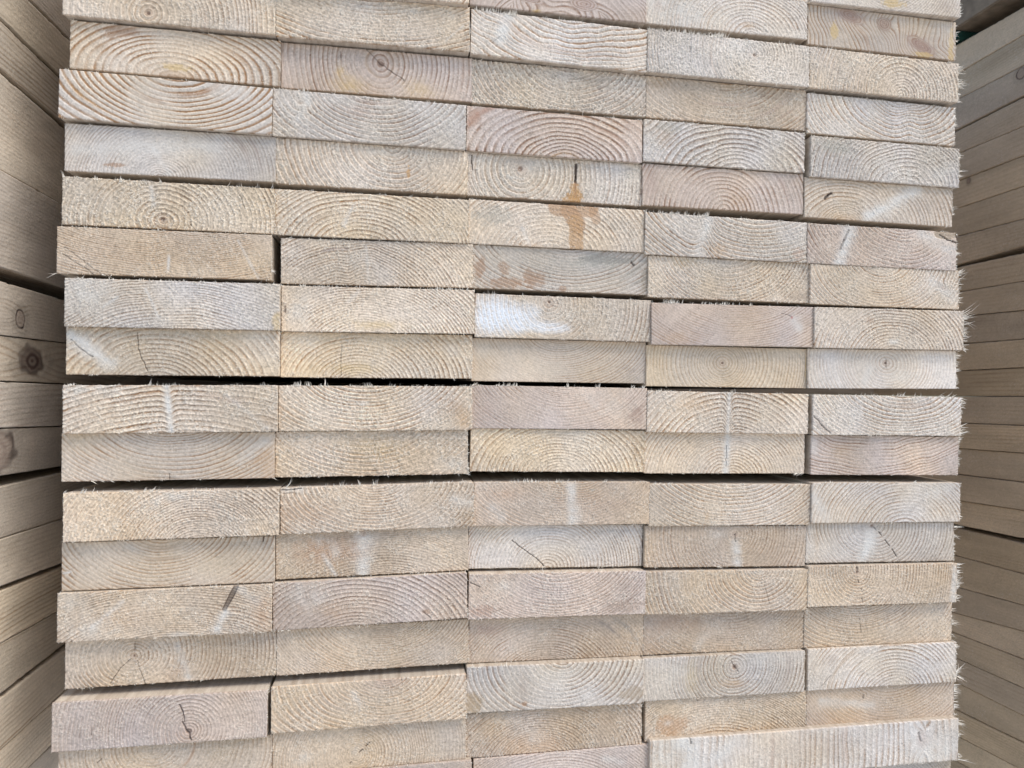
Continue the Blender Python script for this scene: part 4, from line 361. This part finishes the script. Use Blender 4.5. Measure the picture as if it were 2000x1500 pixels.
    Z[-1]+=rag(u1+seed,1)*.8; Z[0]-=rag(u1+seed+3,2)*1.0; X[:,-1]+=rag(v1+seed+5,3)*1.2; X[:,0]-=rag(v1+seed+7,4)*.6
    Y[0]+=.0002; Y[-1]+=.0001
    Vv=np.stack([X,Y,Z],-1).reshape(-1,3); F=grid_faces(nu,nv)
    idx=np.arange(nu*nv).reshape(nv,nu)
    loop=np.concatenate([idx[0,:],idx[1:,-1],idx[-1,-2::-1],idx[-2:0:-1,0]])
    m=len(loop); bu=u.reshape(-1)[loop]; bv=v.reshape(-1)[loop]
    sk=np.stack([bu,np.full(m,.003),bv],-1); base_i=len(Vv); Vv=np.concatenate([Vv,sk])
    i=np.arange(m); j=(i+1)%m
    F=np.concatenate([F,np.stack([loop[i],base_i+i,base_i+j,loop[j]],-1)])
    cv=col.reshape(-1,3); cv=np.concatenate([cv,cv[loop]*.98])
    o=mesh_np('cut_end',Vv,F,M_END,root,True,cv)
    # splinters: loose fibres on the face and along the arrises
    B=[];D=[];L=[];Wd=[]
    def addf(bu,bv,dx,dy,dz,ln,wd):
        B.append(np.stack([bu,np.full(len(bu),-.0001)+0*bu,bv],-1)); D.append(np.stack([dx,dy,dz],-1)); L.append(ln); Wd.append(wd)
    n=int(1500*fz*fz*W/.195)+60
    bu=rng.uniform(-W/2,W/2,n*3); bv=rng.uniform(-H/2,H/2,n*3); sel=fbm(bu*60+seed*.731*60,bv*60+seed*.417*60,s+1,2)>.47; bu=bu[sel][:n]; bv=bv[sel][:n]; n=len(bu)
    addf(bu,bv,rng.randn(n)*.7,-np.abs(rng.randn(n))*.35-.1,rng.randn(n)*.8,rng.uniform(.0006,.0017,n)*(.7+fz*.6),rng.uniform(.0003,.00075,n))
    def edge(n,side,ml):
        t=rng.rand(n*3); t=t[vn(t*(26 if side in 'tb' else 9)+seed*1.7,t*0+seed,6)+.2*rng.rand(len(t))>.70][:n]; n=len(t)
        if n==0: return
        ln=np.minimum(rng.exponential(ml,n)+.0004,ml*6)
        if side=='t': addf((t-.5)*W,np.full(n,H/2),rng.randn(n)*.55,-rng.rand(n)*.5,np.full(n,1.),ln,rng.uniform(.00025,.0008,n))
        if side=='b': addf((t-.5)*W,np.full(n,-H/2),rng.randn(n)*.8,-rng.rand(n)*.6,np.full(n,-1.),ln,rng.uniform(.00025,.0008,n))
        if side=='r': addf(np.full(n,W/2),(t-.5)*H,np.full(n,1.),-rng.rand(n)*.4,rng.randn(n)*.45,ln,rng.uniform(.00025,.0008,n))
        if side=='l': addf(np.full(n,-W/2),(t-.5)*H,np.full(n,-1.),-rng.rand(n)*.4,rng.randn(n)*.6,ln,rng.uniform(.00015,.0003,n))
    wk=W/.195
    edge(int((30+130*fz)*wk),'t',.0009*(.4+fz)); edge(int((15+80*fz)*wk),'b',.0006*(.5+fz)); edge(int(20+60*fz) if colm<5 else 45,'r',.0005*(.6+fz) if colm<5 else .0010); edge(int(8+16*fz),'l',.0004)
    for (cu,cv_,dx,dz,ln,nn,sd_) in spl:
        nn=int(nn)
        if abs(dx)>=.6: nn=max(1,int(nn*.45)) if nn>8 else nn; ln=ln*1.15
        if abs(dx)>=.6 and abs(cu)>W/2-.006: cu2=np.full(nn,np.sign(cu)*W/2); cv2=cv_+rng.randn(nn)*sd_*.55
        else: cu2=cu+rng.randn(nn)*sd_*.55; cv2=np.full(nn,cv_)
        cv2=np.clip(cv2,-H/2,H/2); cu2=np.clip(cu2,-W/2,W/2)
        addf(cu2,cv2,dx+rng.randn(nn)*.16,-rng.rand(nn)*.3,dz+rng.randn(nn)*.16,ln*(.35+.75*rng.rand(nn)),rng.uniform(.0004,.0011,nn))
    V2,F2=fibres(np.concatenate(B),np.concatenate(D),np.concatenate(L),np.concatenate(Wd),rng)
    mesh_np('splinters',V2,F2,M_SPL,root,False)

# ---------------- the setting ----------------
g=bpy.data.meshes.new('ground'); g.from_pydata([(-60,-60,-1.),(60,-60,-1.),(60,60,-1.),(-60,60,-1.)],[],[(0,1,2,3)]); g.materials.append(M_BOUNCE_GROUND)  # out of view, added to bounce light up onto the undersides
go=bpy.data.objects.new('ground',g); COL.objects.link(go); go['kind']='structure'

# ---------------- middle pile ----------------
# upper layers of the pile, above the picture: they keep the sky out of the gaps between the piles
_r=np.random.RandomState(3)
for _row,_z in ((0,.4005),(-1,.4505),(-2,.500),(-3,.549)):
    for _c in range(1,6):
        if _row>=-1 and any(P[0]==_row and P[1]==_c for P in PLANKS): continue
        PLANKS.append((_row,_c,round((_c-3)*.1967+_r.uniform(-.001,.001),5),_z+(.0012 if _c<3 else 0)+(.003 if _row<-1 else 0),_r.uniform(-.006,.006) if _row<-1 else (-.004 if _row else .003),0.,.195,.0452,(_r.uniform(-.03,.03),_r.uniform(-.06,.06)),.0045,.45,.5,'ctpg'[_c%4],.3,'plain sawn plank above the picture',[],[]))
seed=11
for P in PLANKS:
    (row,colm,x,z,y,th,W,H)=P[:8]; look=P[14]; seed+=13; rng=np.random.RandomState(seed)
    L=3.2
    pts=box_bars(-W/2,W/2,0,L,-H/2,H/2,.0006)
    root=prism('plank',pts,pts,.003,L,M_LONG,2)
    root.location=(x,y,z); root.rotation_euler=(0,-th,0)
    if row<-1 or (row<=0 and look.endswith('above the picture')): wh=f'{COLN[colm]}, layer {ORD[3+row+1]} from top'
    elif (row,colm)==(17,4): wh='bottom right of the pile'
    elif (row,colm)==(18,4): wh='bottom right corner'
    elif row==-1: wh='topmost of rightmost column'
    elif row==0 and colm==2: wh='topmost of second column'
    else: wh=where(row,colm)
    root['label']=look+', '+wh; root['category']='plank'; root['group']='planks stacked with their cut ends to the viewer'
    cut_end(P,root,rng,seed)

# ---------------- side piles ----------------
def side_plank(X,sgn,top,bot,y0,y1,step,seed,knots,label,group,tint,wide=.195,coarse=1.):
    rng=np.random.RandomState(seed); j=rng.uniform(-.0012,.0012)
    Xf=X+sgn*j
    yb0,yb1=y0,3.2
    zt=lambda y: top[0]+top[1]*min(y,.5); zb=lambda y: bot[0]+bot[1]*min(y,.5)
    xa,xb=(Xf-wide,Xf-.002) if sgn>0 else (Xf+.002,Xf+wide)
    pts=[box_bars(xa,xb,0,0,zb(yy)+.0003,zt(yy)-.0003) for yy in (yb0,.5,yb1)]
    V=[];n=8
    for yy,pp in zip((yb0,.5,yb1),pts): V+=[(a,yy,b) for a,b in pp]
    F=[]
    for q in range(2):
        for i in range(n): F.append((q*n+i,q*n+(i+1)%n,(q+1)*n+(i+1)%n,(q+1)*n+i))
    F.append(tuple(range(n-1,-1,-1))); F.append(tuple(2*n+i for i in range(n)))
    c0=Vector((X,0,(zt(0)+zb(0))/2))
    me=bpy.data.meshes.new('plank'); me.from_pydata([(a-c0.x,b-c0.y,c-c0.z) for a,b,c in V],[],F); me.materials.append(M_LONG)
    root=bpy.data.objects.new('plank',me); COL.objects.link(root); root.location=c0
    root['label']=label; root['category']='plank'; root['group']=group
    nu=int((y1-y0)/step); Hh=zt(0)-zb(0); nv=int(Hh/step)
    yy=np.linspace(y0,y1,nu); t=np.linspace(0,1,nv); yg,tg=np.meshgrid(yy,t)
    ztg=top[0]+top[1]*np.minimum(yg,.5)-.0005; zbg=bot[0]+bot[1]*np.minimum(yg,.5)+.0005
    zg=zbg+(ztg-zbg)*tg
    s=seed%5; oy=yg+seed*.37; oz=zg+seed*.23
    # long grain: rings cut lengthwise
    flow=zg*1.
    for (ky,kz,ry,rz,dk) in knots:
        q=((yg-ky)/ry)**2+((zg-kz)/rz)**2; flow=flow+np.sign(zg-kz)*rz*.75*np.exp(-q*.28)
    sp=rng.uniform(.0035,.006)*coarse
    ph=(flow+.010*(fbm(oy*5,oz*22,s,2)-.5)+rng.uniform(-.05,.05)*yg+rng.uniform(.0,.12)*(yg-.1)**2)/sp
    fr=ph-np.floor(ph); late=ss(.35,.85,fr)*(1-ss(.9,1.,fr))
    amp=(.3+.9*vn(np.floor(ph)*3.3,oy*4,s+2))*(.3+1.2*ss(.3,.7,fbm(oy*9,oz*16,s+3,2)))
    base=np.array(tint)*(1+.08*rng.randn())*(1+rng.randn()*np.array([.01,0,-.03]))
    col=np.ones(yg.shape+(3,))*base
    col*= (1+.24*(fbm(oy*7,oz*34,s+1,3)-.5)*2)[...,None]
    con=rng.uniform(.10,.34)*(1 if sgn>0 else .6)
    col*= 1-(con*late*amp)[...,None]*np.array([.8,1.,1.15])
    fine=vn(oy*160,oz*1300,s+4)-.5; g1=vn(oy*700,oz*700,s+5)-.5
    sa=rng.uniform(.5,1.)*rng.choice([-1,1])+.5*(fbm(oy*7,oz*7,s+4,2)-.5); us=oy*np.cos(sa)+oz*np.sin(sa); vs=-oy*np.sin(sa)+oz*np.cos(sa)
    saw=vn(us*60,vs*600,s+3)-.5; sm=ss(.42,.62,fbm(oy*11,oz*18,s+6,2))
    scr=ss(.80,.93,vn(us*30+4,vs*420,s+1))*ss(.45,.7,vn(oy*30,oz*40,s+7))
    col*= (1+.14*fine+.14*g1+.30*saw*sm)[...,None]
    col=mix(col,.55*scr,(.76,.68,.57))
    h=.00035*saw*sm+.00025*g1+.0002*fine-.0002*late*con*3+.0002*scr+.0010*(fbm(oy*40,oz*60,s,2)-.5)
    for (ky,kz,ry,rz,dk) in knots:
        d=np.sqrt(((yg-ky)/ry)**2+((zg-kz)/rz)**2)*(1+.25*(fbm(oy*90,oz*90,1,2)-.5)*2)
        m=1-ss(.70,1.15,d); kr=.5+.5*np.cos(d*14); col=mix(col,np.clip(m*dk*(.72+.28*kr),0,1),(.085,.05,.04) if dk>.9 else (.20,.125,.10)); ring=np.exp(-((d-1.)/(.13 if dk<.5 else .2))**2)*(.4+.9*vn(oy*150,oz*150,2)); col=mix(col,np.clip(ring*(.95 if dk<.5 else .45 if dk>.9 else .65),0,1),(.05,.03,.025)); h-=.0006*ring
        col*= 1-(.18*np.exp(-((d-1.5)/.4)**2))[...,None]
    col=np.clip(col,.01,.9)
    rgd=lambda q: (.0003+.0012*ss(.62,.9,vn(yy*140+seed,yy*0+q,2)))*.6
    zz=zg.copy(); zz[-1]+= -rgd(1)+.0004; zz[0]+= rgd(2)-.0004
    xx=Xf+sgn*h
    Vv=np.stack([xx-c0.x,yg-c0.y,zz-c0.z],-1).reshape(-1,3); F=grid_faces(nu,nv,flip=(sgn<0))
    idx=np.arange(nu*nv).reshape(nv,nu); loop=np.concatenate([idx[0,:],idx[1:,-1],idx[-1,-2::-1],idx[-2:0:-1,0]]); m=len(loop)
    sk=Vv[loop].copy(); sk[:,0]=Xf-sgn*.006-c0.x; b0=len(Vv); Vv=np.concatenate([Vv,sk]); i=np.arange(m); jn=(i+1)%m
    q=np.stack([loop[i],b0+i,b0+jn,loop[jn]],-1); F=np.concatenate([F,q if sgn>0 else q[:,::-1]])
    cv=col.reshape(-1,3); cv=np.concatenate([cv,cv[loop]*.97])
    mesh_np('sawn_edge',Vv,F,M_FACE,root,True,cv)
LK={9:[(.0482,.0425,.0085,.0092,.45)],10:[(.0735,.0003,.024,.0145,1.)],12:[(.017,-.0903,.026,.019,.62)]}
LL=['top plank of left pile above the picture','second plank of left pile above the picture','third plank of left pile above the picture','fourth plank of left pile above the picture','dark plank of left pile, cut by the top edge, above all its seams','dark plank of left pile, second from its top seam','brown plank of left pile between two slanted black seams near the top','tall smooth plank of left pile with fine criss-cross saw scratches','tall plank of left pile with sweeping grain, just above the wide dark gap',  # first four are out of view, added to keep skylight out of the gap
'plank of left pile with an oval black-ringed knot, just below the wide dark gap','plank of left pile with a big round dark brown knot','plank of left pile with fine level grain, under the dark-knot plank','plank of left pile with a large oval reddish knot at the picture edge',
'plank of left pile with bold wavy grain, just below the lower dark gap','plank of left pile with smooth arched grain, under the bold-grained one','plank of left pile under the narrow black slit, above a thin pale seam','plank of left pile with a pale upper arris and fuzzy face','broad shaded plank of left pile under the lowest black slit','brown plank of left pile low beside the protruding cracked end','lowest visible plank of left pile in the bottom left corner']
for i,(tp,bt) in enumerate(LEFT):
    side_plank(-.562,1,tp,bt,-.035,.36,.0008,500+i*7,LK.get(i,[]),LL[i],'planks of the left pile seen along their sides',(.63,.535,.425))
RK={2:[(.267,.522,.0085,.0085,.45)],5:[(.373,.372,.004,.005,.8)]}
pos=['topmost','second from top','third from top with a dark looped knot','fourth from top, under a black seam','fifth from top','sixth from top with a tiny knot','seventh from top','eighth from top, above the long black gap','first below the long upper black gap','second below the upper black gap','third below the upper black gap','fourth below the upper black gap','fifth below the upper black gap','sixth below the upper black gap, rippled','seventh below the upper black gap','eighth below the upper black gap','ninth below the upper black gap','tenth below, above the lower black gap','first below the lower black gap','second below the lower black gap','third below the lower black gap','fourth below the lower black gap','fifth below the lower black gap','sixth below the lower black gap','seventh below the lower black gap','low in the bottom right corner','hidden below the corner','hidden lower still','lowest of all']
for i,(tp,bt) in enumerate(RIGHT):
    side_plank(.85,-1,tp,bt,.0,.62,.001,900+i*11,RK.get(i,[]),'brown plank of right pile, '+pos[i],'planks of the right pile seen along their sides',(.56,.435,.30),coarse=1.3)

# upper right: a timber laid over the right pile on a bearer, with a green strap under it
def timber(x0,x1,y0,y1,z0,z1,name,label,cat,mat,b=.002):
    c=Vector(((x0+x1)/2,(y0+y1)/2,z0)); V=[];F=[]
    import bmesh
    bm=bmesh.new(); bmesh.ops.create_cube(bm,size=1)
    for v in bm.verts: v.co=Vector((v.co.x*(x1-x0),v.co.y*(y1-y0),(v.co.z+.5)*(z1-z0)))
    bmesh.ops.bevel(bm,geom=bm.edges[:],offset=b,segments=2,affect='EDGES')
    me=bpy.data.meshes.new(name); bm.to_mesh(me); bm.free(); me.materials.append(mat)
    o=bpy.data.objects.new(name,me); COL.objects.link(o); o.location=c; o['label']=label; o['category']=cat; return o
timber(.83,1.05,.05,3.2,.657,.78,'timber','thick brown timber lying over the right pile in the top right corner','timber',M_DARK)
timber(.86,1.05,.45,.55,.641,.657,'bearer','brown bearer block between the thick timber and the right pile','bearer',M_LONG)
timber(.836,1.05,.385,.43,.6405,.6565,'strap','dark green strap lying across the top of the right pile','strap',M_STRAP,.001)
# thin lath added to block sky light through the middle pile's black gap
timber(-.47,.47,.45,.50,-.0172,-.0155,'spacer_lath','thin lath inside the wide black gap of the middle pile','lath',M_LONG,.0003)
